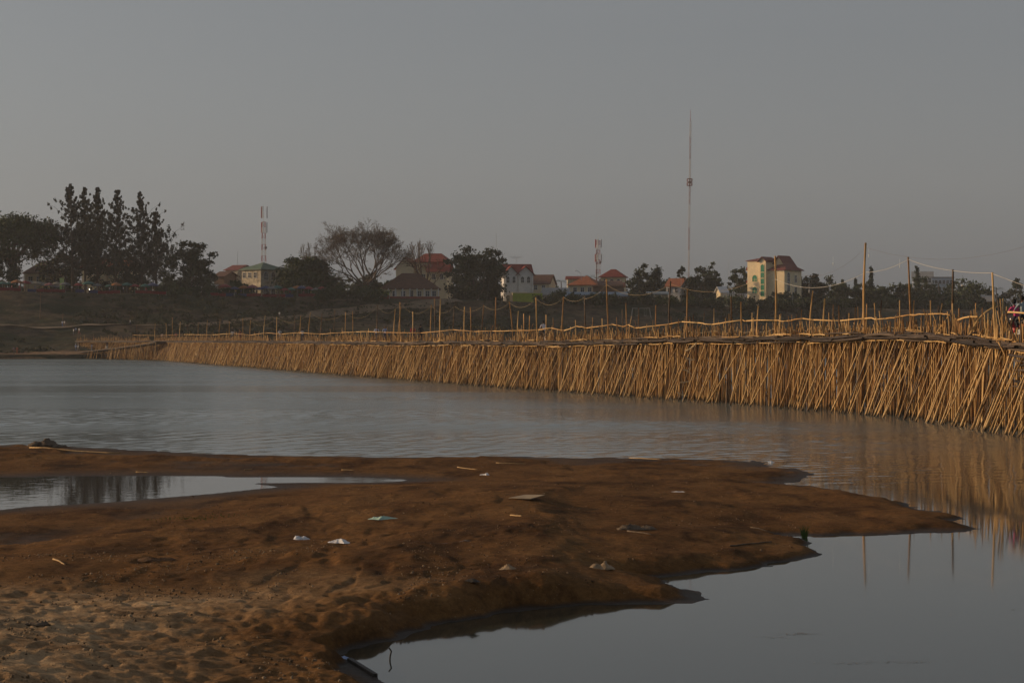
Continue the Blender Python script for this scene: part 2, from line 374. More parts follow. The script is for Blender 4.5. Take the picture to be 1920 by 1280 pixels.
def sand_material():
    m = bpy.data.materials.new('river_sand'); m.use_nodes = True
    n = m.node_tree.nodes; L = m.node_tree.links; b = n['Principled BSDF']
    ge = n.new('ShaderNodeNewGeometry'); sp = n.new('ShaderNodeSeparateXYZ'); L.new(ge.outputs['Position'], sp.inputs[0])
    def noise(sc, det, sx=1, sy=1, ro=0.6):
        mp = n.new('ShaderNodeMapping'); mp.inputs['Scale'].default_value = (sx, sy, 1); L.new(ge.outputs['Position'], mp.inputs[0])
        t = n.new('ShaderNodeTexNoise'); t.inputs['Scale'].default_value = sc; t.inputs['Detail'].default_value = det; t.inputs['Roughness'].default_value = ro
        L.new(mp.outputs[0], t.inputs['Vector']); return t.outputs[0]
    def ramp(v, st):
        r = n.new('ShaderNodeValToRGB'); e = r.color_ramp.elements
        while len(e) < len(st): e.new(0.5)
        for q, (p, c) in zip(e, st): q.position = p; q.color = (*c, 1)
        L.new(v, r.inputs[0]); return r.outputs[0]
    def mixc(f, a, c):
        q = n.new('ShaderNodeMix'); q.data_type = 'RGBA'; L.new(f, q.inputs[0])
        for i, z in ((6, a), (7, c)):
            if isinstance(z, tuple): q.inputs[i].default_value = (*z, 1)
            else: L.new(z, q.inputs[i])
        return q.outputs[2]
    damp_shade = ramp(noise(0.45, 6, 0.8, 0.5), [(0.33, (0.048, 0.024, 0.009)), (0.48, (0.132, 0.064, 0.022)), (0.70, (0.185, 0.097, 0.036))])  # damp sand tones; the darkest one paints in the shade of hollows
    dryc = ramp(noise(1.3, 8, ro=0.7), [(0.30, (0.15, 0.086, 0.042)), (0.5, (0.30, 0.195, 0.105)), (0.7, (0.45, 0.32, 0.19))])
    damp_shade = mixc(ramp(noise(1.1, 9, 0.7, 0.28, ro=0.68), [(0.50, (0, 0, 0)), (0.64, (0.8, 0.8, 0.8))]), damp_shade, (0.036, 0.016, 0.006))  # dark damp streaks that also paint shade into long hollows
    damp_shade = mixc(ramp(noise(1.6, 9, 0.6, 0.30, ro=0.7), [(0.54, (0, 0, 0)), (0.68, (0.55, 0.55, 0.55))]), damp_shade, (0.17, 0.088, 0.036))
    at = n.new('ShaderNodeAttribute'); at.attribute_name = 'tint'
    c = mixc(at.outputs['Fac'], damp_shade, dryc)
    # fine grains and dark crumbs
    c = mixc(ramp(noise(22, 3, ro=0.7), [(0.60, (0, 0, 0)), (0.72, (0.6, 0.6, 0.6))]), c, (0.05, 0.03, 0.018))
    c = mixc(ramp(noise(31, 2), [(0.70, (0, 0, 0)), (0.76, (0.7, 0.7, 0.7))]), c, (0.42, 0.33, 0.22))
    gr = n.new('ShaderNodeMapRange'); gr.inputs[1].default_value = 0.32; gr.inputs[2].default_value = 0.68; gr.inputs[3].default_value = 0.48; gr.inputs[4].default_value = 1.45
    L.new(noise(6.5, 9, 1, 0.7, ro=0.85), gr.inputs[0])
    hv = n.new('ShaderNodeHueSaturation'); L.new(gr.outputs[0], hv.inputs['Value']); L.new(c, hv.inputs['Color']); c = hv.outputs[0]
    # waterlogged margin
    mr = n.new('ShaderNodeMapRange'); mr.inputs[1].default_value = 0.004; mr.inputs[2].default_value = 0.055
    L.new(sp.outputs['Z'], mr.inputs[0])
    c = mixc(mr.outputs[0], (0.030, 0.020, 0.013), c)
    fl = n.new('ShaderNodeAttribute'); fl.attribute_name = 'film'
    c = mixc(fl.outputs['Fac'], c, (0.025, 0.02, 0.016))
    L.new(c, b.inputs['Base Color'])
    rr = n.new('ShaderNodeMapRange'); rr.inputs[1].default_value = 0.0; rr.inputs[2].default_value = 0.06; rr.inputs[3].default_value = 0.55; rr.inputs[4].default_value = 0.92
    L.new(sp.outputs['Z'], rr.inputs[0])
    r2 = n.new('ShaderNodeMapRange'); r2.inputs[3].default_value = 1.0; r2.inputs[4].default_value = 0.06; L.new(fl.outputs['Fac'], r2.inputs[0])
    mn = n.new('ShaderNodeMath'); mn.operation = 'MINIMUM'; L.new(rr.outputs[0], mn.inputs[0]); L.new(r2.outputs[0], mn.inputs[1])
    L.new(mn.outputs[0], b.inputs['Roughness']); sw = n.new('ShaderNodeMapRange'); sw.inputs[1].default_value = 0.0; sw.inputs[2].default_value = 0.05; sw.inputs[3].default_value = 0.16; sw.inputs[4].default_value = 0.04
    L.new(sp.outputs['Z'], sw.inputs[0]); L.new(sw.outputs[0], b.inputs['Specular IOR Level'])
    bp = n.new('ShaderNodeBump'); bp.inputs['Distance'].default_value = 0.03
    inv = n.new('ShaderNodeMapRange'); inv.inputs[3].default_value = 0.8; inv.inputs[4].default_value = 0.0; L.new(fl.outputs['Fac'], inv.inputs[0])
    L.new(inv.outputs[0], bp.inputs['Strength'])
    L.new(noise(9, 7, ro=0.7), bp.inputs['Height'])
    tn = n.new('ShaderNodeTexNoise'); tn.inputs['Scale'].default_value = 11; tn.inputs['Detail'].default_value = 4; tn.inputs['Roughness'].default_value = 0.8; L.new(ge.outputs['Position'], tn.inputs['Vector'])
    v1 = n.new('ShaderNodeVectorMath'); v1.operation = 'SUBTRACT'; v1.inputs[1].default_value = (.5, .5, .5); L.new(tn.outputs['Color'], v1.inputs[0])
    v2 = n.new('ShaderNodeVectorMath'); v2.operation = 'SCALE'; L.new(v1.outputs[0], v2.inputs[0]); L.new(inv.outputs[0], v2.inputs['Scale'])
    v3 = n.new('ShaderNodeVectorMath'); v3.operation = 'ADD'; L.new(v2.outputs[0], v3.inputs[0]); L.new(bp.outputs[0], v3.inputs[1])
    v4 = n.new('ShaderNodeVectorMath'); v4.operation = 'NORMALIZE'; L.new(v3.outputs[0], v4.inputs[0]); L.new(v4.outputs[0], b.inputs['Normal'])
    return m
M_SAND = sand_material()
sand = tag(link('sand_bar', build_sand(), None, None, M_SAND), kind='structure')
# earth under and behind the photographer
V = []; Q = []
xs = np.linspace(-70, 8, 60); ys = np.linspace(-30, 11.2, 40)
XX, YY = np.meshgrid(xs, ys); hh = sand_h(XX, YY, False)[0]-0.03
i = np.arange(XX.size).reshape(XX.shape)
Q = np.stack([i[:-1, :-1], i[:-1, 1:], i[1:, 1:], i[1:, :-1]], -1).reshape(-1, 4)
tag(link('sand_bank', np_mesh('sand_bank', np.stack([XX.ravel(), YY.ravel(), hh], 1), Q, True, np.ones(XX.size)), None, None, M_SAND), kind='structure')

# ------------------------------------------------------------------ far bank
FAR_T = [(-12,-1.6),(-0.4,-0.25),(0.15,0.75),(0.6,0.95),(8,1.25),(22,3.4),(36,6.2),(41,7.2),(47,7.4),(58,9.0),(70,11.4),(84,15.6),(90,16.5),(2000,16.5)]
_ft = np.array([t for t, _ in FAR_T]); _fz = np.array([z for _, z in FAR_T])
def far_shore(x): return 458 + 0.30*(x+110)
def far_h(x, y, rough=True):
    x = np.asarray(x, float); y = np.asarray(y, float)
    t = y-far_shore(x) + 3*vnoise(x*0.05, y*0.03, 41)*(1 if rough else 0)
    z = np.interp(t, _ft, _fz)
    top = np.interp(x, [-140, -30, 60, 150], [1.0, 0.91, 0.80, 0.76])
    # a bench in front of the town on the right, and a track climbing the slope
    z = np.where(z > 1.0, 1.0+(z-1.0)*top, z)
    if rough:
        a = sstep(0.5, 10, t)*(1-0.85*sstep(86, 92, t))
        z = z + a*(1.0*vnoise(x*0.09, y*0.09, 42) + 0.5*vnoise(x*0.3, y*0.3, 43) + 0.22*vnoise(x*0.9, y*0.9, 44))
    return z
def zf(x, y): return float(far_h(np.array([x]), np.array([y]))[0])
def build_far():
    ta = np.linspace(-0.46, 0.46, 520)
    tt = np.concatenate([np.linspace(-12, 0.9, 16), np.linspace(1.4, 92, 130), np.array([95, 105, 130, 170, 230, 320, 450, 650, 900])])
    V = []
    A, TT = np.meshgrid(ta, tt)
    # x = a*y, y = shore(x)+t -> y = (439+... )
    Y = (458+33+TT)/(1-0.30*A); X = A*Y
    z = far_h(X, Y)
    i = np.arange(A.size).reshape(A.shape)
    Q = np.stack([i[:-1, :-1], i[:-1, 1:], i[1:, 1:], i[1:, :-1]], -1).reshape(-1, 4)
    return np_mesh('far_bank', np.stack([X.ravel(), Y.ravel(), z.ravel()], 1), Q, True)
def bank_material():
    m = bpy.data.materials.new('bank_earth'); m.use_nodes = True
    n = m.node_tree.nodes; L = m.node_tree.links; b = n['Principled BSDF']; b.inputs['Roughness'].default_value = 0.95; b.inputs['Specular IOR Level'].default_value = 0.1
    ge = n.new('ShaderNodeNewGeometry')
    def noise(sc, det, ro=0.6):
        t = n.new('ShaderNodeTexNoise'); t.inputs['Scale'].default_value = sc; t.inputs['Detail'].default_value = det; t.inputs['Roughness'].default_value = ro
        L.new(ge.outputs['Position'], t.inputs['Vector']); return t.outputs[0]
    r1 = n.new('ShaderNodeValToRGB'); e = r1.color_ramp.elements
    e[0].position = 0.35; e[0].color = (0.030, 0.022, 0.015, 1); e[1].position = 0.66; e[1].color = (0.115, 0.085, 0.052, 1)
    L.new(noise(0.35, 8, 0.7), r1.inputs[0])
    r2 = n.new('ShaderNodeValToRGB'); e = r2.color_ramp.elements
    e[0].position = 0.45; e[0].color = (0, 0, 0, 1); e[1].position = 0.58; e[1].color = (1, 1, 1, 1)
    L.new(noise(0.07, 5), r2.inputs[0])
    q = n.new('ShaderNodeMix'); q.data_type = 'RGBA'; L.new(r2.outputs[0], q.inputs[0]); L.new(r1.outputs[0], q.inputs[6]); q.inputs[7].default_value = (0.027, 0.032, 0.016, 1)
    L.new(q.outputs[2], b.inputs['Base Color'])
    bp = n.new('ShaderNodeBump'); bp.inputs['Strength'].default_value = 0.6; bp.inputs['Distance'].default_value = 0.5
    L.new(noise(1.2, 6), bp.inputs['Height']); L.new(bp.outputs[0], b.inputs['Normal'])
    return m
M_BANK = bank_material()
M_TRACK = mat('track_earth', (0.17, 0.125, 0.08), 0.95, 0.35, 0.8, 0.3, coords='Object')
M_CUT = mat('cut_bank', (0.20, 0.115, 0.055), 0.95, 0.6, 0.7, 0.5)
tag(link('far_bank', build_far(), None, None, M_BANK), kind='structure')
# the sandy beach edge at the foot of the bank and the dirt track climbing it
def strip(name, pts, width, m, lift=0.12, nseg=8):
    pts = np.array(pts, float); k = []
    for a, c in zip(pts[:-1], pts[1:]):
        for t in np.linspace(0, 1, nseg, endpoint=False): k.append(a+(c-a)*t)
    k.append(pts[-1]); k = np.array(k)
    V = []; nw = 5
    for i_, p in enumerate(k):
        d = k[min(i_+1, len(k)-1)]-k[max(i_-1, 0)]; d = d/np.linalg.norm(d); nn = np.array([-d[1], d[0]])
        for j in range(nw):
            q = p+nn*(j/(nw-1)-0.5)*width*(1+0.5*vnoise(p[0]*0.2, p[1]*0.2, 3)); V.append((q[0], q[1], zf(q[0], q[1])+lift))
    i = np.arange(len(V)).reshape(-1, nw)
    Q = np.stack([i[:-1, :-1], i[:-1, 1:], i[1:, 1:], i[1:, :-1]], -1).reshape(-1, 4)[:, ::-1]
    return tag(link(name, np_mesh(name, V, Q, True), None, None, m), kind='structure')
def bank_pt(px, t):     # ground point on the photo column px, t metres behind the far waterline
    a = (px-960)/F; Y = (458+33+t)/(1-0.30*a); return (a*Y, Y)
strip('dirt_track', [bank_pt(-260, 36), bank_pt(0, 42), bank_pt(130, 43), bank_pt(250, 46), bank_pt(420, 55), bank_pt(560, 66), bank_pt(700, 77), bank_pt(860, 86)], 4.5, M_TRACK, 0.3)
strip('beach', [bank_pt(-400, 4.6), bank_pt(-100, 4.4), bank_pt(60, 4.2), bank_pt(170, 4.2), bank_pt(300, 4.2)], 8.2, M_CUT, 0.08, 14)
# ------------------------------------------------------------------ bamboo bridge
CTRL = [(39, 52), (31, 60), (25, 69), (21.2, 78), (19.9, 86), (19.5, 95.5), (18.7, 105), (16.9, 114), (12.5, 129.5), (7.3, 147), (1.9, 165), (-5.2, 190), (-13.4, 219),
        (-26.0, 265), (-36.8, 306), (-48.2, 347), (-68.8, 422), (-77, 446), (-85, 464), (-99.5, 484)]
def catmull(c, step=0.25):
    c = np.array(c, float); out = []
    for i in range(len(c)-1):
        p0, p1, p2, p3 = c[max(i-1, 0)], c[i], c[i+1], c[min(i+2, len(c)-1)]
        for t in np.linspace(0, 1, 60, endpoint=False):
            out.append(0.5*((2*p1)+(-p0+p2)*t+(2*p0-5*p1+4*p2-p3)*t*t+(-p0+3*p1-3*p2+p3)*t**3))
    out = np.array(out); s = np.concatenate([[0], np.cumsum(np.linalg.norm(np.diff(out, axis=0), axis=1))])
    q = np.arange(0, s[-1], step); return q, np.stack([np.interp(q, s, out[:, 0]), np.interp(q, s, out[:, 1])], 1)
BS, BP = catmull(CTRL)
BD = np.gradient(BP, axis=0); BD /= np.linalg.norm(BD, axis=1)[:, None]
SMAX = BS[-1]
def bpt(s, off):
    """point of the bridge at chainage s, off metres inward from the line of the brace feet"""
    s = np.asarray(s, float)
    x = np.interp(s, BS, BP[:, 0]); y = np.interp(s, BS, BP[:, 1]); dx = np.interp(s, BS, BD[:, 0]); dy = np.interp(s, BS, BD[:, 1])
    return x+dy*off, y-dx*off
LOGPX = [(0,640),(300,640.5),(480,641),(560,642),(712,643.5),(765,644.5),(850,642.5),(950,643.5),(1058,644.5),(1162,641),(1250,638.5),(1380,637.5),(1480,635),(1560,636),(1640,630.5),(1725,630),(1790,636),(1850,643),(1890,648),(1960,652),(2300,655)]
_lx = np.array([a for a, _ in LOGPX]); _ly = np.array([b for _, b in LOGPX])
def deck_z(s):
    """height of the edge logs"""
    x, y = bpt(s, 1.4); px = 960+F*x/y
    z = EYE-(np.interp(px, _lx, _ly)-640)*y/F
    return np.where(y < 84, 3.52, z)
def s_at(px, off=1.4):
    x, y = bpt(BS, off); q = 960+F*x/y; ok = BS > BS[np.argmin(np.abs(BP[:, 1]-80))]
    return float(BS[ok][np.argmin(np.abs(q[ok]-px))])
def ppx(s, off=1.4):
    x, y = bpt(s, off); return 960+F*x/y
x0, y0 = bpt(0, 1.4)
BR = thing('bamboo_bridge', (float(BP[0, 0]), float(BP[0, 1]), -1.0), label='long bamboo footbridge on crowded slanting poles across the river', cat='bridge')
INV = Matrix.Translation(-Vector(BR.location))
def bpart(name, me, M=None):
    o = bpy.data.objects.new(name, me); COL.objects.link(o); o.parent = BR
    o.matrix_parent_inverse = INV
    if M is not None: o.matrix_basis = M
    return o
# unit pole: axis z 0..1, radius 1, nodes standing proud, slightly bent
def unit_pole(k, sides=6, mat_=None):
    m = MB(); pts = []; rad = []; rng = random.Random(k)
    bx, by = rng.uniform(-1.6, 1.6), rng.uniform(-1.6, 1.6); nn = 5
    for i in range(nn+1):
        t = i/nn; b = math.sin(math.pi*t)
        pts.append((bx*b, by*b, t)); rad.append((1.0-0.28*t)*(1.12 if i % 2 else 0.96))
    v = []; f = []
    for p, r in zip(pts, rad):
        for j in range(sides):
            a = 2*math.pi*j/sides; v.append((p[0]+r*math.cos(a), p[1]+r*math.sin(a), p[2]))
    for i in range(nn):
        for j in range(sides): f.append((i*sides+j, i*sides+(j+1) % sides, (i+1)*sides+(j+1) % sides, (i+1)*sides+j))
    f.append(tuple(range(nn*sides, (nn+1)*sides)))
    m.add(v, f); me = m.mesh('bamboo_pole', True)
    if mat_: me.materials.append(mat_)
    return me
UP = [unit_pole(k, mat_=M_BAM) for k in range(8)]
UL = [unit_pole(k+20, mat_=M_LOG) for k in range(5)]
UR = [unit_pole(k+40, mat_=M_RAIL) for k in range(4)]
def pole_matrix(p, q, r):
    p = Vector(p); q = Vector(q); d = q-p; L = d.length
    rot = d.to_track_quat('Z', 'Y').to_matrix().to_4x4() @ Matrix.Rotation(random.random()*6.28, 4, 'Z')
    return Matrix.Translation(p) @ rot @ Matrix.Diagonal((r, r, L, 1))
def pole_part(name, p, q, r, pool=None):
    return bpart(name, random.choice(pool or UP), pole_matrix(p, q, r))
def many_poles(P, Q, r, sides=5, seg=3, bend=0.05):
    """all poles as one vertex block: P,Q (n,3), r (n)"""
    n = len(P); D = Q-P; L = np.linalg.norm(D, axis=1); D = D/L[:, None]
    ref = np.where(np.abs(D[:, 2:3]) < 0.9, np.array([[0, 0, 1.0]]), np.array([[1.0, 0, 0]]))
    A = np.cross(D, ref); A /= np.linalg.norm(A, axis=1)[:, None]; B = np.cross(D, A)
    V = np.zeros((n, seg+1, sides, 3)); bx = RNG.normal(0, bend, n); by = RNG.normal(0, bend, n); ph = RNG.random(n)*6.28
    for i in range(seg+1):
        t = i/seg; b = math.sin(math.pi*t)
        C = P+D*(L*t)[:, None]+A*(bx*b)[:, None]+B*(by*b)[:, None]
        rr = r*(1-0.28*t)
        for j in range(sides):
            a = ph+2*math.pi*j/sides
            V[:, i, j] = C+A*(np.cos(a)*rr)[:, None]+B*(np.sin(a)*rr)[:, None]
    idx = np.arange(n*(seg+1)*sides).reshape(n, seg+1, sides)
    a = idx[:, :-1, :]; b = np.roll(idx, -1, 2)[:, :-1, :]; c = np.roll(idx, -1, 2)[:, 1:, :]; d = idx[:, 1:, :]
    Fq = np.stack([a, b, c, d], -1).reshape(-1, 4)
    tint = np.repeat(RNG.random(n), (seg+1)*sides)
    return V.reshape(-1, 3), Fq, tint
def emit(name, P, Q, r, nparts=300, m_many=None, pool=None, vis=None):
    """the nearest in view as single parts, the rest as one joined part"""
    P, Q, r = np.array(P), np.array(Q), np.array(r)
    mid = (P+Q)/2; px = 960+F*mid[:, 0]/mid[:, 1]
    score = mid[:, 1]+np.where((px > -10) & (px < 1935), 0, 1e4)
    if vis is not None: score = score+np.where(vis, 0, 1e3)
    o = np.argsort(score); near, rest = o[:nparts], o[nparts:]
    for i in near: pole_part(name, P[i], Q[i], r[i], pool)
    if len(rest):
        far = mid[rest, 1] > 190
        blocks = []
        for sel, sd, sg in ((rest[~far], 5, 3), (rest[far], 4, 2)):
            if len(sel): blocks.append(many_poles(P[sel], Q[sel], r[sel], sd, sg))
        V = np.vstack([b[0] for b in blocks]); off = 0; Fs = []
        for b in blocks: Fs.append(b[1]+off); off += len(b[0])
        o_ = bpart(name, np_mesh(name, V, np.vstack(Fs), True, np.concatenate([b[2] for b in blocks])))
        o_.data.materials.append(m_many or M_BAMS); o_['kind'] = 'stuff'
def gen_piles():
    P, Q, r, vis = [], [], [], []
    for row, off, sp, front in ((0, 1.55, 0.185, True), (1, 1.95, 0.26, False), (2, 2.5, 0.30, False), (3, 3.2, 0.32, False), (4, 4.2, 0.34, False), (5, 5.2, 0.30, False), (6, 5.9, 0.34, False)):
        s = 8.0
        while s < SMAX-1.5:
            far = max(0, min(1, (s-60)/250))
            s += sp*(0.45+1.1*random.random())*(1+0.25*far)
            oo = off+random.gauss(0, 0.13); x, y = bpt(s, oo)
            ztop = float(deck_z(s))-0.02+random.uniform(-.08, .05)
            ls = random.gauss(0.03, 0.10)*1.2; lo = random.gauss(-0.05, 0.12)
            xb, yb = bpt(s-ls, oo+lo); zb = -0.6
            if yb > far_shore(xb)-4: zb = zf(float(xb), float(yb))-0.5
            P.append((float(xb), float(yb), zb)); Q.append((float(x), float(y), ztop)); r.append(random.uniform(0.020, 0.036)+(random.random()**4)*0.03); vis.append(front)
    return P, Q, r, np.array(vis)
emit('pile', *gen_piles()[:3], vis=None) if False else None
_p = gen_piles(); emit('pile', _p[0], _p[1], _p[2], vis=_p[3])
def gen_braces():
    P, Q, r = [], [], []
    s = 8.0
    while s < SMAX-6:
        s += random.choice([0.15, 0.42, 0.5, 0.62, 0.75, 1.0])*(1.0 if s < 90 else 0.95)
        k = random.random()
        out = random.gauss(-0.12, 0.20)+(random.uniform(.3, 1.0) if k < 0.35 else 0); ds = -random.gauss(0.38, 0.30)
        x, y = bpt(s-ds, out); zt = float(deck_z(s))-random.uniform(0.05, 0.3)
        xt, yt = bpt(s+ds*0.5, 1.38+random.gauss(0, 0.05))
        zb = -0.5
        if y > far_shore(x)-4: zb = zf(float(x), float(y))-0.4
        P.append((float(x), float(y), zb)); Q.append((float(xt), float(yt), zt)); r.append(random.uniform(0.028, 0.042)+(random.random()**3)*0.022)
    # a few braces crossing the other way behind the front row
    s = 10.0
    while s < 200:
        s += random.uniform(0.5, 2.2); xb, yb = bpt(s-0.5, 3.6); xt, yt = bpt(s+0.2, 1.8); z1 = float(deck_z(s))-0.2
        P.append((float(xb), float(yb), -0.4)); Q.append((float(xt), float(yt), z1)); r.append(0.04)
    return P, Q, r
UB = [unit_pole(k+60, mat_=M_PALE) for k in range(8)]
emit('brace', *gen_braces(), 300, M_PALES, UB)
# deck: woven bamboo matting on the pole heads, uneven top
def deck_mesh():
    s = np.arange(2, SMAX, 0.5); offs = np.linspace(1.25, 6.0, 9); V = []
    for o in offs:
        x, y = bpt(s, o); z = deck_z(s)+0.11+0.06*vnoise(s*0.8, o*1.3, 50)
        V.append(np.stack([x, y, z], 1))
    T = np.stack(V, 1); Bm = T.copy(); Bm[:, :, 2] -= 0.17
    ns, no = T.shape[:2]; V = np.vstack([T.reshape(-1, 3), Bm.reshape(-1, 3)])
    i = np.arange(ns*no).reshape(ns, no); j = i+ns*no
    q = lambda a, b, c, d: np.stack([a, b, c, d], -1).reshape(-1, 4)
    Fq = np.vstack([q(i[:-1, :-1], i[:-1, 1:], i[1:, 1:], i[1:, :-1]), q(j[:-1, :-1], j[1:, :-1], j[1:, 1:], j[:-1, 1:]),
                    q(i[:-1, 0], i[1:, 0], j[1:, 0], j[:-1, 0]), q(i[:-1, -1], j[:-1, -1], j[1:, -1], i[1:, -1])])
    return np_mesh('deck', V, Fq, False, RNG.random(len(V)))
dk = bpart('deck', deck_mesh()); dk.data.materials.append(M_LOGS)
# edge logs lashed along the deck rim
P, Q, r = [], [], []
for lane, (off, dz, rad) in enumerate([(1.16, 0.02, 0.062), (1.22, 0.11, 0.055), (1.30, -0.09, 0.058), (1.38, 0.17, 0.045), (1.40, -0.17, 0.04), (1.14, -0.03, 0.07)]):
    s = 6+lane*1.7
    while s < SMAX-4:
        L = random.uniform(3.2, 6.0); j = random.gauss(0, 0.035); j2 = random.gauss(0, 0.035)
        e = min(s+L, SMAX-1)
        xa, ya = bpt(s, off+random.gauss(0, .05)); xb, yb = bpt(e, off+random.gauss(0, .05))
        P.append((float(xa), float(ya), float(deck_z(s))+dz+j)); Q.append((float(xb), float(yb), float(deck_z(e))+dz+j2)); r.append(rad*random.uniform(0.8, 1.2))
        s += L*random.uniform(0.82, 1.0)
emit('edge_log', P, Q, r, 260, M_LOGS, UL)
# pale split lengths lying on the rim
for k in range(150):
    s = 14+200*random.random()**1.6; L = random.uniform(0.6, 2.2); off = random.uniform(1.1, 1.6); sk = random.gauss(0, 0.25)
    xa, ya = bpt(s, off); xb, yb = bpt(s+L, off+sk); z = float(deck_z(s))+random.choice([0.2, 0.23, 0.26, -0.24])
    pole_part('split_bamboo', (float(xa), float(ya), z), (float(xb), float(yb), float(deck_z(s+L))+z-float(deck_z(s))+random.gauss(0, .04)), random.uniform(0.018, 0.035), UR)
P, Q, r = [], [], []
s = 10.0
while s < SMAX-4:
    L_ = random.uniform(1.5, 4.0); xa, ya = bpt(s, 1.33); xb, yb = bpt(min(s+L_, SMAX-1), 1.33)
    P.append((float(xa), float(ya), float(deck_z(s))-0.20)); Q.append((float(xb), float(yb), float(deck_z(min(s+L_, SMAX-1)))-0.20)); r.append(random.uniform(.026, .04)); s += L_*random.uniform(.9, 1.6)
emit('ledger_pole', P, Q, r, 120, M_PALES, UR)
# short stakes standing along both rims
def gen_stakes():
    P, Q, r, vis = [], [], [], []
    for off, sp, hm, front in ((1.45, 0.17, 0.72, True), (1.75, 0.22, 0.62, True), (5.8, 0.24, 0.85, False), (5.4, 0.4, 0.6, False)):
        s = 8.0
        while s < SMAX-1:
            s += sp*(0.3+1.4*random.random())*(1 if s < 150 else 1.15)
            if vnoise(s*0.12, off, 60) < -0.28: continue
            x, y = bpt(s, off+random.gauss(0, .08)); z = float(deck_z(s))
            h = hm*(0.45+0.9*random.random()**1.4)*(1.25 if s < 60 else 1.0)
            if random.random() < 0.07: h += random.uniform(0.3, 0.9)
            lean = random.gauss(0.04, 0.20); lo = random.gauss(0, 0.12)
            xt, yt = bpt(s+lean*h, off+lo*h)
            P.append((float(x), float(y), z-0.15)); Q.append((float(xt), float(yt), z+0.1+h)); r.append(random.uniform(0.022, 0.042)); vis.append(front)
    return P, Q, r, np.array(vis)
_p = gen_stakes(); emit('railing_stake', _p[0], _p[1], _p[2], vis=_p[3])
# tall posts read off the photograph: column at the foot, top row, column at the top
TALL = [(1620,455,1624),(1710,482,1702),(1782,505,1787),(1868,511,1859),(1452,480,1453),(1519,545,1524),(1545,560,1546),(1578,572,1573),(1370,556,1371),
 (1392,566,1389),(1421,573,1422),(1255,527,1257),(1288,543,1289),(1142,523,1137),(1098,555,1096),(1052,556,1057),(1008,557,1005),(962,565,955),(928,557,930),
 (901,571,907),(884,576,882),(871,575,871),(848,572,852),(826,561,826),(815,559,815),(808,571,809),(742,575,752),(748,566,750),(708,572,708),(738,579,741),(773,584,774),
 (622,580,628),(660,583,661),(648,585,648),(601,587,604),(578,585,582),(563,592,564),(551,590,553),(518,594,519),(494,591,497),(469,600,470),(454,596,455),(429,602,430),
 (410,598,413),(388,600,389),(372,604,372),(351,606,352),(336,603,338),(322,595,323),(311,606,311),(290,606,291),(256,608,256),(1640,568,1640),(1650,563,1653),(1687,563,1687),
 (1748,563,1745),(1484,590,1485),(1500,580,1503),(1340,578,1339),(1318,585,1321),(1230,572,1230),(1197,577,1197),(1176,568,1174),(1167,580,1167),(1130,597,1129),(1112,595,1111),
 (1080,600,1079),(1036,596,1037),(1022,590,1024),(992,592,993),(981,588,982),(972,583,972),(1300,590,1300),(1410,586,1410),(1602,576,1604),(1800,578,1799),(1826,580,1828),(1842,577,1840),(1876,562,1872),(1882,560,1877)]
TOPS = {}
for a, ty, b in TALL:
    s = s_at(a, 1.5); x, y = bpt(s, 1.5); x, y = float(x), float(y); zb = float(deck_z(s))-0.6
    top = (PX(b, y), y+random.gauss(0, .1), PZ(ty, y))
    TOPS[a] = Vector(top)
    h = top[2]-zb; pole_part('tall_post', (x, y, zb), top, (0.034+0.006*h) if h > 2.6 else random.uniform(0.03, 0.042))
    if ty < 515 and a < 1860: pole_part('tall_post', (x+0.09, y-0.03, zb), (x+0.11, y-0.04, zb+random.uniform(1.8, 2.6)), 0.04)
# wavy handrail
RAILPX = [(250,628),(300,629),(345,627),(400,627.5),(440,625),(470,628),(500,624),(530,626),(560,623.5),(600,626),(640,623.5),(668,622),(690,621.5),(720,623),(790,624),(851,618),(891,621.5),(925,620.5),(972,619.5),(1010,618),(1035,615),(1059,619.5),(1082,611.5),(1100,615),(1148,608),(1168,612),(1178,608.5),(1189,614.5),(1230,610.5),(1255,607.5),(1279,603),(1308,605),(1337,608),(1390,600),(1400,601.5),(1452,600.5),(1475,601.5),(1507,597),(1525,599.5),(1575,601),(1622,597),(1660,597),(1690,592.5),(1706,590),(1740,589),(1766,588),(1782,591)]
pts = []
for a, b in RAILPX:
    s = s_at(a, 1.42); x, y = bpt(s, 1.42); pts.append((float(x), float(y), PZ(b, float(y))))
for i in range(len(pts)-1):
    m = MB(); p, q = Vector(pts[i]), Vector(pts[i+1]); mid = (p+q)/2+Vector((0, 0, random.gauss(0, .02)))
    m.tube([p, p*.7+q*.3+Vector((0, 0, random.gauss(0, .015))), mid, q+(q-p).normalized()*0.05], 0.040, 6, r2=0.034)
    bpart('handrail', m.mesh('handrail', True)).data.materials.append(M_RAIL)
for (a, za), (b, zb) in [((1795, 600), (1832, 594)), ((1891, 585), (1925, 589))]:
    s1, s2 = s_at(a, 1.3), s_at(b, 1.3); x1, y1 = bpt(s1, 1.3); x2, y2 = bpt(s2 if b < 1920 else s1-4, 1.3)
    pole_part('handrail', (float(x1), float(y1), PZ(za, float(y1))), (float(x2), float(y2), PZ(zb, float(y2))), 0.045, UR)
# bowed bamboo near the landing
def bow(pxs, off=1.2, r=0.05):
    s = s_at(pxs[0][0], off); x, y = bpt(s, off); y = float(y); m = MB()
    m.tube([(PX(a, y), y-0.04*i_, PZ(b, y)) for i_, (a, b) in enumerate(pxs)], r, 6, r2=r*0.75)
    bpart('bowed_bamboo', m.mesh('bowed_bamboo', True)).data.materials.append(M_BAM)
bow([(1818,628),(1826,612),(1834,598),(1846,586),(1858,578),(1874,573)])
bow([(1754,627),(1766,610),(1778,592),(1784,578)], r=0.035)
bow([(1872,640),(1878,652),(1883,664),(1884,676)], 0.95, 0.05)
bow([(1812,632),(1824,624),(1836,622),(1846,625)], 1.0, 0.05)
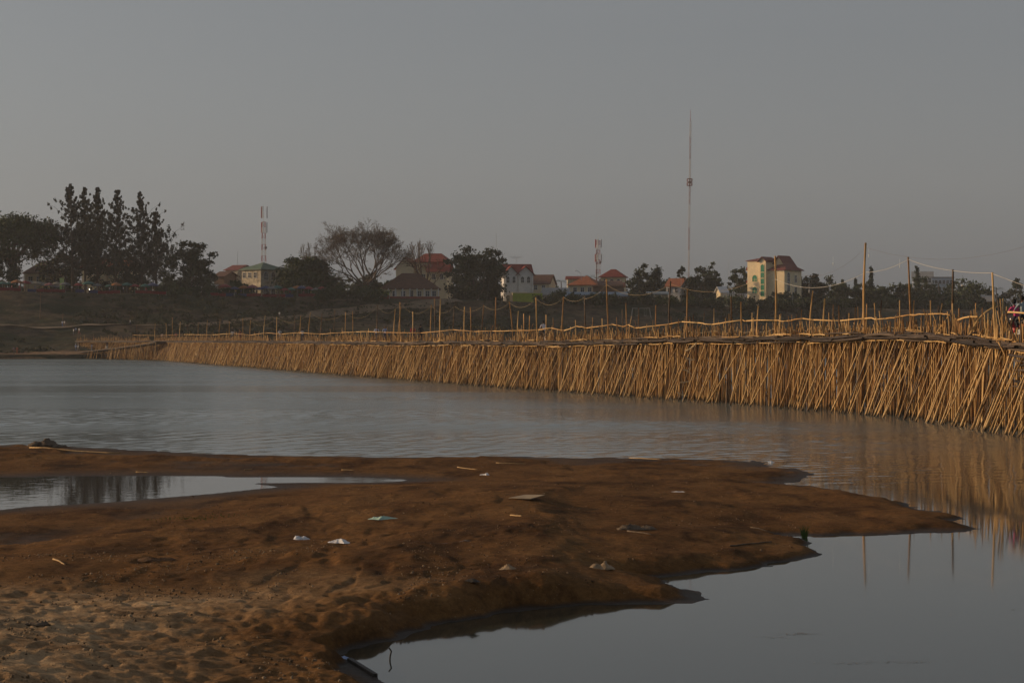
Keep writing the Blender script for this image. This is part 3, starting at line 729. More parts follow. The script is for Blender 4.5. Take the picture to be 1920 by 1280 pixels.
# stacked tie beams at the landing
for k in range(9):
    z = 3.45-0.22*k-random.uniform(0, .06); s = s_at(1890, 1.0)
    xa, ya = bpt(s+1.8-random.uniform(0, 2.2)-k*0.25, 1.15); xb, yb = bpt(s-9, 1.15)
    pole_part('tie_beam', (float(xa), float(ya), z), (float(xb), float(yb), z-0.1), random.uniform(0.04, 0.06), UL)
M_RUNG = mat('peeled_bamboo', (.72, .58, .36), .6, .15, 6)
URG = [unit_pole(90, mat_=M_RUNG)]
# ladder rungs and loose cross pieces on the pole face
for a, b, c, d in [(1285,639,1306,655) , (1285,670,1303,674), (1281,693,1296,701), (1274,717,1292,715), (1269,735,1293,742), (515,670,530,673), (568,676,577,679), (650,679,665,681), (670,682,680,685), (455,668,466,668), (458,675,465,676), (454,683,466,683), (562,695,575,692)]:
    s = s_at((a+c)/2, 0.9); x, y = bpt(s, 0.15); y = float(y)
    if (b, d) == (639, 655): b, d = d+4, b+4
    pole_part('ladder_rung', (PX(a, y), y, PZ(b, y)), (PX(c, y), y, PZ(d, y)), 0.050, URG)
# rope sagging along the far railing and cables from post to post
def cable(name, ends, sag, m, r, n=10, parent=True):
    mb = MB()
    for (p, q), sg in zip(zip(ends[:-1], ends[1:]), sag):
        p, q = Vector(p), Vector(q)
        mb.tube([p.lerp(q, t)-Vector((0, 0, sg*4*t*(1-t))) for t in np.linspace(0, 1, n)], r, 4)
    bpart(name, mb.mesh(name, True)).data.materials.append(m)
def T(a, dz=0.0): return TOPS[a]-Vector((0, 0, dz))
cable('cable', [T(1452, .25), T(1620, .2), TOPS[1868]+Vector((0.2, 0, 2.0))], [0.9, 0.9], M_WIRE, 0.008) if False else None
cable('cable', [T(1452, 1.35), T(1620, 1.55), T(1710, .12), T(1782, .06), T(1868, .02)], [0.65, 0.16, 0.08, 0.04], M_WIREW, 0.011)
p = T(1868, .05); cable('cable', [p, (p.x+2.6, p.y-6.5, 5.1)], [0.05], M_WIREW, 0.011)
cable('cable', [T(1452, .35), T(1620, .25)], [1.15], M_WIRE, 0.004)
p = T(1620, .25); cable('cable', [p, (p.x+9.0, p.y-13, p.z+1.1)], [1.3], M_WIRE, 0.004)
cable('cable', [T(1098, .2), T(1142, .4), T(1255, .2), T(1452, .8)], [0.25, 0.75, 0.85], M_ROPE, 0.008)
cable('cable', [T(901, .1), T(962, .1), T(1008, .1), T(1052, .05), T(1098, .1)], [0.45, 0.55, 0.55, 0.3], M_ROPE, 0.008)
cable('cable', [T(708, .1), T(748, .1), T(808, .1), T(848, .1), T(901, .1)], [0.9, 0.9, 0.65, 0.5], M_ROPE, 0.007)
cable('cable', [T(469, .1), T(518, .1), T(578, .1), T(648, .1), T(708, .1)], [0.9, 0.9, 0.8, 0.9], M_ROPE, 0.007)
rp = []
for a in (1190, 1240, 1290, 1340, 1383, 1415, 1450, 1500, 1545, 1580, 1620, 1668, 1710, 1762):
    s = s_at(a, 5.6); x, y = bpt(s, 5.6); rp.append(Vector((float(x), float(y), float(deck_z(s))+0.72)))
cable('rope', rp, [0.12+0.1*random.random() for _ in rp[1:]], M_ROPE, 0.014)
# small lamp tubes hanging from the cables
M_WHITE = mat('white_plastic', (0.72, 0.72, 0.70), 0.5, 0.1, 8)
for a, b, k in [(1517, 546, 1452), (1687, 500, 1620), (1562, 495, 1452), (1629, 480, 1620)]:
    y = TOPS[1620].y+(TOPS[1452].y-TOPS[1620].y)*(1620-a)/(168.0) if a < 1620 else TOPS[1620].y-3*(a-1620)/80
    m = MB(); m.tube([(0, 0, -0.09), (0, 0, 0.09)], 0.018, 8); m.tube([(0, 0, 0.09), (0, 0, 0.40)], 0.004, 4)
    o = bpart('lamp_tube', m.mesh('lamp_tube', True)); o.data.materials.append(M_WHITE); o.matrix_basis = Matrix.Translation((PX(a, y), y, PZ(b, y)))
# side ramp down to the beach
sa = s_at(312, 1.2); ra = bpt(sa, 0.6); ra = (float(ra[0]), float(ra[1])); rb = (PX(160, 469), 469)
za, zb = float(deck_z(sa))+0.05, zf(rb[0], rb[1])+0.15
RP = thing('bamboo_ramp', (rb[0], rb[1], zb-0.15), label='bamboo ramp sloping from the bridge down to the far beach', cat='ramp')
RINV = Matrix.Translation(-Vector(RP.location))
def rpart(name, me, M=None):
    o = bpy.data.objects.new(name, me); COL.objects.link(o); o.parent = RP; o.matrix_parent_inverse = RINV
    if M is not None: o.matrix_basis = M
    return o
d = Vector((rb[0]-ra[0], rb[1]-ra[1], 0)); dl = d.length; dn = d/dl; RD, RDN = d.copy(), dn.copy(); nn = Vector((dn.y, -dn.x, 0))
def rz_ramp(t): return za+(zb-za)*(t**0.8)
m = MB(); k = 24; v = []
for i in range(k+1):
    t = i/k; c = Vector((ra[0], ra[1], 0))+d*t
    for sgn, dz in ((-1, 0), (1, 0), (1, -.15), (-1, -.15)):
        q = c+nn*1.6*sgn; v.append((q.x, q.y, rz_ramp(t)+dz))
f = []
for i in range(k):
    for j in range(4): f.append((i*4+j, (i+1)*4+j, (i+1)*4+(j+1) % 4, i*4+(j+1) % 4))
m.add(v, f+[(0, 1, 2, 3), (k*4+3, k*4+2, k*4+1, k*4)]); rpart('deck', m.mesh('deck')).data.materials.append(M_LOG)
for i in range(170):
    t = random.random()*0.92; side = random.choice([-1, 1, 1]); c = Vector((ra[0], ra[1], 0))+d*t+nn*1.5*side
    g = zf(c.x, c.y) if c.y > far_shore(c.x)-3 else -0.5
    lean = random.gauss(0, .3)
    rpart('pile', random.choice(UP), pole_matrix((c.x+nn.x*.5*side+dn.x*lean, c.y+nn.y*.5*side, g-0.2), (c.x, c.y, rz_ramp(t)+0.02), random.uniform(.04, .055)))
# ------------------------------------------------------------------ trees
def leaf_mat(name, c1, c2, c3):
    m = bpy.data.materials.new(name); m.use_nodes = True
    n = m.node_tree.nodes; L = m.node_tree.links; b = n['Principled BSDF']; b.inputs['Roughness'].default_value = 0.75; b.inputs['Specular IOR Level'].default_value = 0.15
    a = n.new('ShaderNodeAttribute'); a.attribute_name = 'tint'
    r = n.new('ShaderNodeValToRGB'); e = r.color_ramp.elements; e.new(0.5)
    for q, (p, c) in zip(e, ((0.0, c1), (0.5, c2), (1.0, c3))): q.position = p; q.color = (*c, 1)
    L.new(a.outputs['Fac'], r.inputs[0]); L.new(r.outputs[0], b.inputs['Base Color'])
    return m
M_DARKLEAF = leaf_mat('dark_leaves', (0.014, 0.021, 0.010), (0.026, 0.038, 0.016), (0.046, 0.058, 0.022))
M_MIDLEAF = leaf_mat('green_leaves', (0.020, 0.031, 0.012), (0.036, 0.054, 0.018), (0.066, 0.082, 0.028))
M_CASUA = leaf_mat('casuarina_needles', (0.020, 0.024, 0.014), (0.036, 0.040, 0.022), (0.070, 0.066, 0.034))
M_SCRUB = leaf_mat('bank_scrub_leaves', (0.022, 0.026, 0.012), (0.036, 0.044, 0.018), (0.075, 0.062, 0.032))
M_BARK = mat('bark', (0.085, 0.062, 0.045), 0.9, 0.4, 4, 0.4)
M_TWIG = mat('bare_twigs', (0.085, 0.058, 0.042), 0.9, 0.35, 1.0)
def leaves(C, rad, per, size, droop=0.0, flat=1.0, surf=0.55):
    """C (k,3) clump centres, rad (k) -> leaf quads scattered through every clump"""
    C = np.asarray(C, float); rad = np.asarray(rad, float); k = len(C)
    ctr = np.repeat(np.arange(k), per); n = len(ctr)
    d = RNG.normal(size=(n, 3)); d /= np.linalg.norm(d, axis=1)[:, None]
    rr = rad[ctr]*np.minimum(np.abs(RNG.normal(0, 0.72, n)), 1.25)
    O = C[ctr]+d*rr[:, None]*np.array([1, 1, flat])
    u = RNG.normal(size=(n, 3)); u[:, 2] -= droop; u /= np.linalg.norm(u, axis=1)[:, None]
    w = np.cross(u, RNG.normal(size=(n, 3))); w /= np.linalg.norm(w, axis=1)[:, None]
    s = size*(0.55+0.9*RNG.random(n))
    a = O-u*s[:, None]*0.5; b = O+w*(s*0.28)[:, None]; c = O+u*s[:, None]*0.5; e = O-w*(s*0.28)[:, None]
    V = np.stack([a, b, c, e], 1).reshape(-1, 3); Q = np.arange(n*4).reshape(n, 4)
    clump = RNG.random(k)[ctr]
    t = np.clip(0.5*clump+0.5*RNG.random(n), 0, 1)
    return V, Q, np.repeat(t, 4)
def tree_root(name, X, Y, **k):
    return thing(name, (X, Y, zf(X, Y)-0.1), 0, **k)
def limb(mb, p, q, r1, r2, wob=0.06, n=5):
    p, q = Vector(p), Vector(q); L = (q-p).length; pts = []
    for i in range(n+1):
        t = i/n; o = Vector((random.gauss(0, wob), random.gauss(0, wob), random.gauss(0, wob*.5)))*L*math.sin(math.pi*t)
        pts.append(p.lerp(q, t)+o+Vector((0, 0, 0.10*L*math.sin(math.pi*t))))
    mb.tube(pts, r1, 5, r2=r2)
def broad_tree(name, label, px, Y, wpx, top, base_py=None, mat_=None, shape='round', clumps=60, per=110, size=0.75, cat='tree', group=None, open_=0.0, seed=0):
    """crown as wide as wpx photo pixels, its top on row top, foot on the ground"""
    random.seed(100+seed); X = PX(px, Y); t = tree_root(name, X, Y, label=label, cat=cat, group=group)
    H = PZ(top, Y)-t.location.z; Wd = wpx*Y/F
    lo = H*(0.30 if shape == 'round' else 0.03 if shape == 'low' else 0.45)
    C = []; rad = []
    tries = 0
    while len(C) < clumps and tries < 5000:
        tries += 1
        x, y, z = random.uniform(-1, 1), random.uniform(-1, 1), random.uniform(0, 1)
        if shape == 'flat':
            lim = math.sqrt(max(0, 1-(abs(z-0.45)/0.6)**2))
            ok = x*x+y*y < lim*lim and (z > 0.35+0.25*(1-math.hypot(x, y)) or random.random() < 0.22)
        else:
            q = (z-0.42)/(0.58 if z > 0.42 else 0.42 if shape == 'round' else 0.9)
            lim = math.sqrt(max(0.0, 1-abs(q)**2.3))*(1+0.28*math.sin(5*math.atan2(y, x)+seed+7*z)*0.6); rad_ = math.hypot(x, y)
            ok = rad_ < lim and (rad_ > lim*0.45 or random.random() < 0.35)
        if ok and random.random() < open_: ok = False
        if ok:
            rr = Wd*random.uniform(0.06, 0.135)
            C.append((x*(Wd/2-rr*0.6), y*(Wd/2-rr*0.6)*0.85, lo+z*(H-lo-rr*0.7))); rad.append(rr)
    V, Q, tt = leaves(C, rad, int(per*1.2), size, 0.2, 0.75)
    me = np_mesh('crown', V, Q, False, tt); link('crown', me, t, None, mat_ or M_DARKLEAF)
    m = MB(); fork = Vector((random.gauss(0, .3), 0, lo*0.75))
    m.tube([(0, 0, -0.6), (0.05, 0, lo*0.3), fork], max(0.25, Wd*0.028), 7, r2=max(0.16, Wd*0.02))
    for c in random.sample(C, min(len(C), 16 if shape != 'flat' else 26)):
        limb(m, fork, Vector(c), Wd*0.013+0.05, 0.05, 0.05)
    m.build('trunk', M_BARK, t, smooth=True)
    return t
def casuarina(px, Y, top, wpx, label, seed):
    random.seed(seed); X = PX(px, Y); t = tree_root('casuarina_tree', X, Y, label=label, cat='tree', group='tall casuarinas on the embankment')
    H = PZ(top, Y)-t.location.z; Wd = wpx*Y/F; C = []; rad = []; m = MB()
    lx = random.gauss(0, .4); m.tube([(0, 0, -.6), (lx*.4, 0, H*.4), (lx, 0, H*.97)], 0.42, 6, r2=0.05)
    z = H*0.17
    while z < H*0.99:
        f = z/H; reach = Wd*0.92*(1.0 if f < 0.4 else ((1-f)/0.6)**1.15)*random.uniform(0.25, 1.2)*(0.75+0.5*math.sin(z*0.9+seed)**2)+0.15
        a = random.random()*6.28; up = reach*random.uniform(0.35, 1.0)+0.3
        tip = Vector((lx*f+math.cos(a)*reach, math.sin(a)*reach, min(z+up, H*0.995)))
        limb(m, (lx*f, 0, z), tip, 0.09*(1-f)+0.03, 0.02, 0.04, 3)
        for q in np.linspace(0.3, 1.0, 4):
            p = Vector((lx*f, 0, z)).lerp(tip, q); C.append((p.x+random.gauss(0, .2), p.y+random.gauss(0, .2), p.z)); rad.append(random.uniform(0.30, 0.75)*(1.05-0.85*f)*(0.7+Wd/20))
        z += random.uniform(0.12, 0.30)*(0.7+0.6*f)
    V, Q, tt = leaves(C, rad, 36, 0.50, -1.0, 1.6, 0.6)
    link('crown', np_mesh('crown', V, Q, False, tt), t, None, M_CASUA); m.build('trunk', M_BARK, t, smooth=True)
    return t
def bare_tree(name, label, px, Y, top, wpx, seed, depth=7, nm=7, leafy=0.0):
    random.seed(seed); X = PX(px, Y); t = tree_root(name, X, Y, label=label, cat='tree')
    H = PZ(top, Y)-t.location.z; Wd = wpx*Y/F
    segs = []; tips = []
    def grow(p, d, L, r, k):
        q = p+d*L; mid = p.lerp(q, .5)+Vector((random.gauss(0, .05), random.gauss(0, .05), random.gauss(0, .03)))*L
        segs.append((p, mid, r, r*.85)); segs.append((mid, q, r*.85, r*.72))
        if k == 0: tips.append(q); return
        for _ in range(random.choice([2, 2, 3]) if k > 1 else 3):
            nd = (d+Vector((random.gauss(0, .46), random.gauss(0, .46), random.gauss(0.10, .28)))).normalized()
            grow(q, nd, L*random.uniform(0.70, 0.92), r*0.66, k-1)
    base = Vector((0, 0, H*0.12))
    segs.append((Vector((0, 0, -.6)), base, H*0.035, H*0.03))
    for i in range(nm):
        a = 2*math.pi*i/nm+random.random(); tilt = random.uniform(0.1, 1.25)
        grow(base, Vector((math.cos(a)*tilt, math.sin(a)*tilt, 1.0-0.35*tilt)).normalized(), H*0.18, H*0.017, depth-2)
    P = np.array([s[0] for s in segs]); Q = np.array([s[1] for s in segs]); r = np.array([max(s[2], 0.03) for s in segs])
    # bring the crown to the photo's height and width
    mx_ = max(Q[:, 2].max(), 1); sx = Wd/(np.percentile(Q[:, 0], 99.5)-np.percentile(Q[:, 0], .5)); sz = H/mx_
    for A in (P, Q): A[:, 0] *= sx; A[:, 1] *= sx; A[:, 2] *= sz
    V, Fq, tt = many_poles(P, Q, r, 3, 1, 0.0)
    link('trunk', np_mesh('trunk', V, Fq, True, tt), t, None, M_TWIG)
    tp = np.array(tips)*np.array([sx, sx, sz])
    V, Fq, tt = leaves(tp, np.full(len(tp), 0.6), 4, 0.27, 0.3, 1.0)
    link('crown', np_mesh('crown', V, Fq, False, tt), t, None, M_TWIGLEAF)
    return t
M_TWIGLEAF = leaf_mat('sparse_twig_leaves', (0.07, 0.048, 0.032), (0.105, 0.072, 0.046), (0.14, 0.10, 0.06))
def palm(px, Y, top, label, n=16, L=2.6, seed=0, group=None):
    random.seed(seed); X = PX(px, Y); t = tree_root('palm_tree', X, Y, label=label, cat='palm', group=group)
    H = PZ(top, Y)-t.location.z-L*0.35; m = MB(); m.tube([(0, 0, -.5), (.15, 0, H*.5), (0, 0, H)], 0.2, 6, r2=0.13); m.build('trunk', M_BARK, t, smooth=True)
    V = []; Fq = []
    for i in range(n):
        a = 2*math.pi*i/n+random.gauss(0, .15); el = random.uniform(-0.25, 1.0); prev = None
        d = Vector((math.cos(a), math.sin(a), 0)); sd = Vector((-d.y, d.x, 0))
        for k in range(9):
            u = k/8; c = Vector((0, 0, H))+d*L*u*math.cos(el*.7)+Vector((0, 0, L*(math.sin(el)*u-0.75*u*u)))
            wd = 0.42*math.sin(math.pi*min(1, u*0.9+.1))
            for sg in (-1, 1):      # separate leaflets hanging from the rib
                b0 = len(V); e = c+sd*wd*sg*1.6+Vector((0, 0, -.35*wd))+d*.35
                V += [c, c+d*.12, e, c-d*.06]; Fq.append((b0, b0+1, b0+2, b0+3))
    link('crown', np_mesh('crown', V, Fq, False, RNG.random(len(V))), t, None, M_MIDLEAF); return t

broad_tree('rain_tree', 'spreading rain tree with open umbrella crown beside the casuarinas', 22, 578, 205, 397, shape='flat', clumps=150, per=120, size=0.7, mat_=M_MIDLEAF, seed=1)
broad_tree('broadleaf_tree', 'dark low tree beneath the spreading rain tree', -14, 572, 110, 455, shape='low', clumps=60, seed=2)
for i, (px, top, wd, lb) in enumerate([(137, 345, 66, 'tallest casuarina, next to the spreading rain tree'), (160, 352, 50, 'casuarina rising close behind the tallest one'), (183, 352, 58, 'casuarina between the tallest one and the gap of sky'),
        (216, 357, 62, 'casuarina with a pointed top in the middle of the row'), (266, 360, 66, 'casuarina at the end of the row beside the drooping dark tree'), (293, 398, 44, 'shorter casuarina leaning out over the drooping dark tree')]):
    casuarina(px, 576+4*(i % 3), top, wd, lb, 40+i)
broad_tree('broadleaf_tree', 'drooping dark tree at the end of the casuarina row', 352, 574, 108, 444, clumps=75, per=120, shape='low', seed=3, open_=0.1)
broad_tree('broadleaf_tree', 'dark undergrowth tree behind the market under the casuarinas', 118, 590, 90, 470, clumps=50, shape='low', seed=4)
broad_tree('broadleaf_tree', 'dark shade tree below the pointed casuarina', 230, 592, 120, 488, clumps=50, shape='low', seed=5)
broad_tree('round_tree', 'dense round green tree beside the green roofed house', 572, 585, 118, 472, clumps=150, per=120, shape='low', mat_=M_MIDLEAF, seed=6)
broad_tree('young_tree', 'small light green tree before the green roofed house', 452, 572, 62, 520, clumps=30, per=90, shape='low', mat_=M_MIDLEAF, seed=7)
bare_tree('bare_tree', 'great bare tree with a wide crown of fine twigs', 682, 588, 412, 178, 5, depth=9, nm=9)
bare_tree('bare_tree', 'small bare tree showing behind the dense round tree', 582, 610, 455, 40, 6, depth=6, nm=5)
bare_tree('bare_tree', 'thin bare tree in front of the red roofed villa', 795, 600, 450, 72, 9, depth=6, nm=5)
broad_tree('broadleaf_tree', 'large dark green tree between the villa and the white gabled house', 892, 592, 122, 455, clumps=120, per=130, shape='low', mat_=M_DARKLEAF, seed=8)
broad_tree('broadleaf_tree', 'dark bush tree at the foot of the great bare tree', 735, 596, 90, 520, clumps=40, shape='low', seed=9)
broad_tree('round_tree', 'round dark tree beside the maroon roofed pavilion', 1214, 628, 76, 492, clumps=80, per=110, shape='low', mat_=M_DARKLEAF, seed=10)
broad_tree('broadleaf_tree', 'wide dark tree behind the tall street lamp', 1314, 630, 92, 500, clumps=75, per=110, shape='low', seed=11)
broad_tree('broadleaf_tree', 'narrow dark tree leaning out above the orange roofed house', 1277, 640, 28, 497, clumps=22, per=90, seed=12)
broad_tree('feathery_tree', 'light feathery tree rising above the wide dark tree', 1338, 660, 30, 489, clumps=26, per=70, mat_=M_MIDLEAF, seed=13, size=0.6)
broad_tree('feathery_tree', 'light green tree beside the beige town house', 1384, 645, 44, 498, clumps=36, per=80, mat_=M_MIDLEAF, seed=14)
broad_tree('broadleaf_tree', 'dark tree on the shaded side of the beige town house', 1522, 640, 66, 512, clumps=60, per=110, shape='low', seed=15)
broad_tree('broadleaf_tree', 'dark tree hiding the foot of the beige town house', 1470, 622, 70, 540, clumps=40, per=110, shape='low', seed=16)
RG = 'trees of the riverside wood'
for i, (px, top, wd, Y) in enumerate([(1575, 528, 60, 650), (1605, 535, 55, 640), (1632, 520, 40, 655), (1652, 534, 60, 640), (1690, 532, 64, 650), (1722, 528, 58, 660), (1752, 540, 70, 650), (1790, 545, 70, 655), (1825, 552, 60, 650), (1668, 552, 60, 628), (1735, 555, 70, 630), (1598, 556, 60, 625), (1800, 562, 60, 632), (1856, 566, 54, 636), (1895, 572, 50, 640)]):
    wl = ('light green' if i % 3 == 0 else 'dark green')+(' bushy tree in the front rank of the riverside wood' if Y < 635 else ' bushy tree in the back rank of the riverside wood')
    broad_tree('riverside_tree', wl, px, Y, wd, top, clumps=42, per=95, shape='low', mat_=M_MIDLEAF if i % 3 == 0 else M_DARKLEAF, seed=20+i, group=wl+'s')
def spire(px, Y, top, wpx, label, seed):
    random.seed(seed); X = PX(px, Y); t = tree_root('columnar_tree', X, Y, label=label, cat='tree', group='columnar trees over the wood')
    H = PZ(top, Y)-t.location.z; Wd = wpx*Y/F; k = 26; C = [(random.gauss(0, Wd*.1), random.gauss(0, Wd*.1), H*(0.25+0.72*i/k)) for i in range(k)]
    V, Q, tt = leaves(C, [Wd*.5*(1.1-0.7*i/k) for i in range(k)], 60, 0.55); link('crown', np_mesh('crown', V, Q, False, tt), t, None, M_DARKLEAF)
    m = MB(); m.tube([(0, 0, -.4), (0, 0, H*.95)], .2, 6, r2=.05); m.build('trunk', M_BARK, t)
spire(1633, 660, 497, 11, 'columnar tree behind the tallest bridge post', 1); spire(1720, 670, 495, 11, 'columnar tree in front of the far pillared building', 2)
spire(1581, 690, 522, 10, 'small conifer over the wood, beside the beige town house', 3); spire(1604, 690, 520, 9, 'slim conifer over the wood, farther from the beige town house', 4)
palm(1107, 640, 512, 'palm between the orange roof and the lattice mast', 18, 3.2, 3)
palm(1760, 650, 523, 'palm crown standing over the riverside wood', 18, 3.4, 4); palm(1868, 660, 536, 'palm beside the red roofed hut past the wood', 18, 3.4, 5)
palm(1052, 632, 522, 'small palm beside the brown roofed house', 14, 2.4, 6)
# the town's trees closing the view behind the houses
random.seed(404)
for i in range(34):
    px = -40+i*59+random.uniform(-14, 14); Y = 690+random.uniform(-15, 45); tp = random.uniform(524, 534) if (385 < px < 530 or 930 < px < 1190) else random.uniform(508, 526)
    sg = next(q for m_, q in ((330, 'behind the casuarinas and market'), (535, 'behind the green roofed house'), (725, 'behind the great bare tree'), (865, 'behind the red roofed villa'), (1035, 'behind the white gabled house'), (1190, 'behind the orange roof and pavilion'), (1400, 'behind the wide dark tree'), (1560, 'behind the beige town house'), (9999, 'behind the riverside wood')) if px < m_)
    broad_tree('town_tree', 'dark distant tree in the belt of greenery '+sg, px, Y, random.uniform(70, 100), tp, clumps=40, per=60, shape='low', mat_=random.choice([M_DARKLEAF, M_MIDLEAF]), seed=200+i, group='tree belt '+sg, size=0.9)
# hedge shrubs along the top of the bank
SHRUB = []
for k in range(4):
    random.seed(500+k); C = [(random.uniform(-1.6, 1.6), random.uniform(-1, 1), random.uniform(.3, 1.9)) for _ in range(14)]
    V, Q, tt = leaves(C, [0.75]*14, 60, 0.5); me = np_mesh('foliage', V, Q, False, tt); me.materials.append(M_DARKLEAF if k % 2 else M_MIDLEAF)
    m = MB(); m.tube([(0, 0, -.4), (0.1, 0, .6), (0.3, 0.1, 1.4)], .09, 5, r2=.04); m.tube([(0, 0, .3), (-.5, 0.1, 1.3)], .05, 5, r2=.03); st = m.mesh('stem'); st.materials.append(M_BARK)
    SHRUB.append((me, st))
random.seed(77)
SPOTS = [(px, 84+random.uniform(0, 5)) for px in range(1010, 1600, 17)]+[(px, 88+random.uniform(0, 4)) for px in range(300, 440, 24)]+[(px, random.uniform(82, 90)) for px in range(600, 720, 16)]
for px, tt_ in SPOTS:
    x, y = bank_pt(px+random.uniform(-5, 5), tt_); me, st = random.choice(SHRUB); sc = random.uniform(0.8, 1.5)
    seg_ = next((q for m_, q in ((1066, 'under the pale grey roofed shed'), (1180, 'before the blue roofed shed'), (1256, 'under the round dark tree'), (1400, 'under the wide dark tree behind the street lamp'), (1505, 'at the foot of the beige town house'), (9999, 'beside the riverside wood')) if px < m_))
    lab = 'leafy shrub in the bank hedge '+seg_ if px > 900 else 'dark shrub on the embankment edge under the round tree and bare tree' if px >= 600 else 'shrub on the embankment by the tarpaulin shelter'
    gr = 'hedge shrubs '+seg_ if px > 900 else 'shrubs under the bare tree' if px >= 600 else 'shrubs by the shelter'
    t = thing('shrub', (x, y, zf(x, y)-0.1), random.random()*6, label=lab, cat='shrub', group=gr); t.scale = (sc*1.15, sc, sc)
    link('foliage', me, t); link('stem', st, t)
# rough growth on the slope: nobody could count it
random.seed(9); C = []; rad = []
for _ in range(5200):
    px = random.uniform(-160, 2050); tt_ = random.uniform(9, 84); x, y = bank_pt(px, tt_)
    g = vnoise(x*0.035, y*0.05, 70)+0.45*vnoise(x*0.12, y*0.12, 71)
    if 36 < tt_ < 50 and px < 300: continue
    if g < 0.02: continue
    C.append((x, y, zf(x, y)+random.uniform(0, .5))); rad.append(random.uniform(0.4, 1.3))
V, Q, tt = leaves(C, rad, 22, 0.55, -0.6, 0.6)
tag(link('bank_scrub', np_mesh('bank_scrub', V, Q, False, tt), None, None, M_SCRUB), 'low green and brown scrub growing on the far bank slope', 'scrub', kind='stuff')

# ------------------------------------------------------------------ town
M_RED = mat('red_roof', (0.21, 0.042, 0.030), 0.8, 0.35, 1.5, 0.2); M_MAROON = mat('maroon_roof', (0.17, 0.05, 0.045), 0.8, 0.3, 1.5, 0.2)
M_ORANGE = mat('orange_roof', (0.30, 0.10, 0.045), 0.8, 0.3, 1.5, 0.2); M_BROWN = mat('brown_roof', (0.12, 0.062, 0.045), 0.85, 0.35, 1.2, 0.2)
M_GREENR = mat('green_roof', (0.10, 0.15, 0.10), 0.6, 0.2, 1.0); M_GREYR = mat('grey_sheet_roof', (0.25, 0.25, 0.25), 0.6, 0.25, 1.0); M_BLUER = mat('blue_sheet_roof', (0.18, 0.24, 0.31), 0.6, 0.25, 1.0)
M_CREAM = mat('cream_plaster', (0.62, 0.53, 0.36), 0.9, 0.15, 0.8); M_BEIGE = mat('beige_plaster', (0.74, 0.61, 0.40), 0.9, 0.12, 0.7); M_PLWHITE = mat('white_plaster', (0.62, 0.62, 0.63), 0.9, 0.15, 0.8)
M_STAIN = mat('stained_plaster', (0.52, 0.46, 0.35), 0.9, 0.6, 0.7, col2=(0.12, 0.10, 0.08)); M_REDWALL = mat('red_wall', (0.22, 0.055, 0.04), 0.9, 0.25, 1.0); M_WOOD = mat('timber', (0.16, 0.10, 0.065), 0.85, 0.3, 2)
M_GLASS = mat('dark_glass', (0.02, 0.024, 0.03), 0.12, 0.2, 1.0, spec=0.5); M_GGLASS = mat('green_glass', (0.06, 0.26, 0.17), 0.12, 0.3, 0.6, spec=0.6); M_FRAME = mat('white_frame', (0.6, 0.6, 0.6), 0.7, 0.1, 2); M_STEEL = mat('grey_steel', (0.33, 0.33, 0.33), 0.5, 0.2, 3)
M_YELLOW = mat('lime_paint', (0.36, 0.42, 0.05), 0.9, 0.2, 1.0); M_REDP = mat('red_paint', (0.30, 0.06, 0.05), 0.6, 0.2, 2); M_WHITEP = mat('white_paint', (0.55, 0.52, 0.51), 0.6, 0.1, 2); M_DKSTEEL = mat('dark_steel', (0.03, 0.027, 0.025), 0.9, 0.2, 2)
def window(parent, x, z, w, h, y=0.0, arch=False, glass=None, frame=None, name='window', cross=True):
    fw = 0.09; m = MB()
    m.box(-w/2-fw, -w/2, -.09, .03, 0, h); m.box(w/2, w/2+fw, -.09, .03, 0, h); m.box(-w/2-fw-.06, w/2+fw+.06, -.16, .03, -fw, 0)
    if arch:
        n = 8; ro = w/2+fw; ri = w/2
        for i in range(n):
            a, b = math.pi*i/n, math.pi*(i+1)/n
            m.prism([(ri*math.cos(a), h+ri*math.sin(a)), (ro*math.cos(a), h+ro*math.sin(a)), (ro*math.cos(b), h+ro*math.sin(b)), (ri*math.cos(b), h+ri*math.sin(b))], -.09, .03)
    else: m.box(-w/2-fw, w/2+fw, -.09, .03, h, h+fw)
    if cross: m.box(-.035, .035, -.06, .0, 0, h); m.box(-w/2, w/2, -.058, .0, h*.55, h*.55+.06)
    o = m.build(name, frame or M_FRAME, parent, (x, y, z))
    g = MB()
    if arch: g.prism([(-w/2, 0), (w/2, 0)]+[(w/2*math.cos(math.pi*i/8), h+w/2*math.sin(math.pi*i/8)) for i in range(9)], -.035, .02)
    else: g.box(-w/2, w/2, -.035, .02, 0, h)
    g.build('pane', glass or M_GLASS, o); return o
def roof_hip(m, x0, x1, y0, y1, z0, z1, ov=0.6, inset=None):
    x0 -= ov; x1 += ov; y0 -= ov; y1 += ov; d = (y1-y0)/2; w = (x1-x0)/2
    i = min(d, w*.98) if inset is None else inset; ym = (y0+y1)/2
    v = [(x0,y0,z0),(x1,y0,z0),(x1,y1,z0),(x0,y1,z0),(x0+i,ym,z1),(x1-i,ym,z1)]
    v += [(a, b, z0-.18) for a, b, _ in v[:4]]
    return m.add(v, [(0,1,5,4),(1,2,5),(2,3,4,5),(3,0,4),(6,7,1,0),(7,8,2,1),(8,9,3,2),(9,6,0,3),(9,8,7,6)])
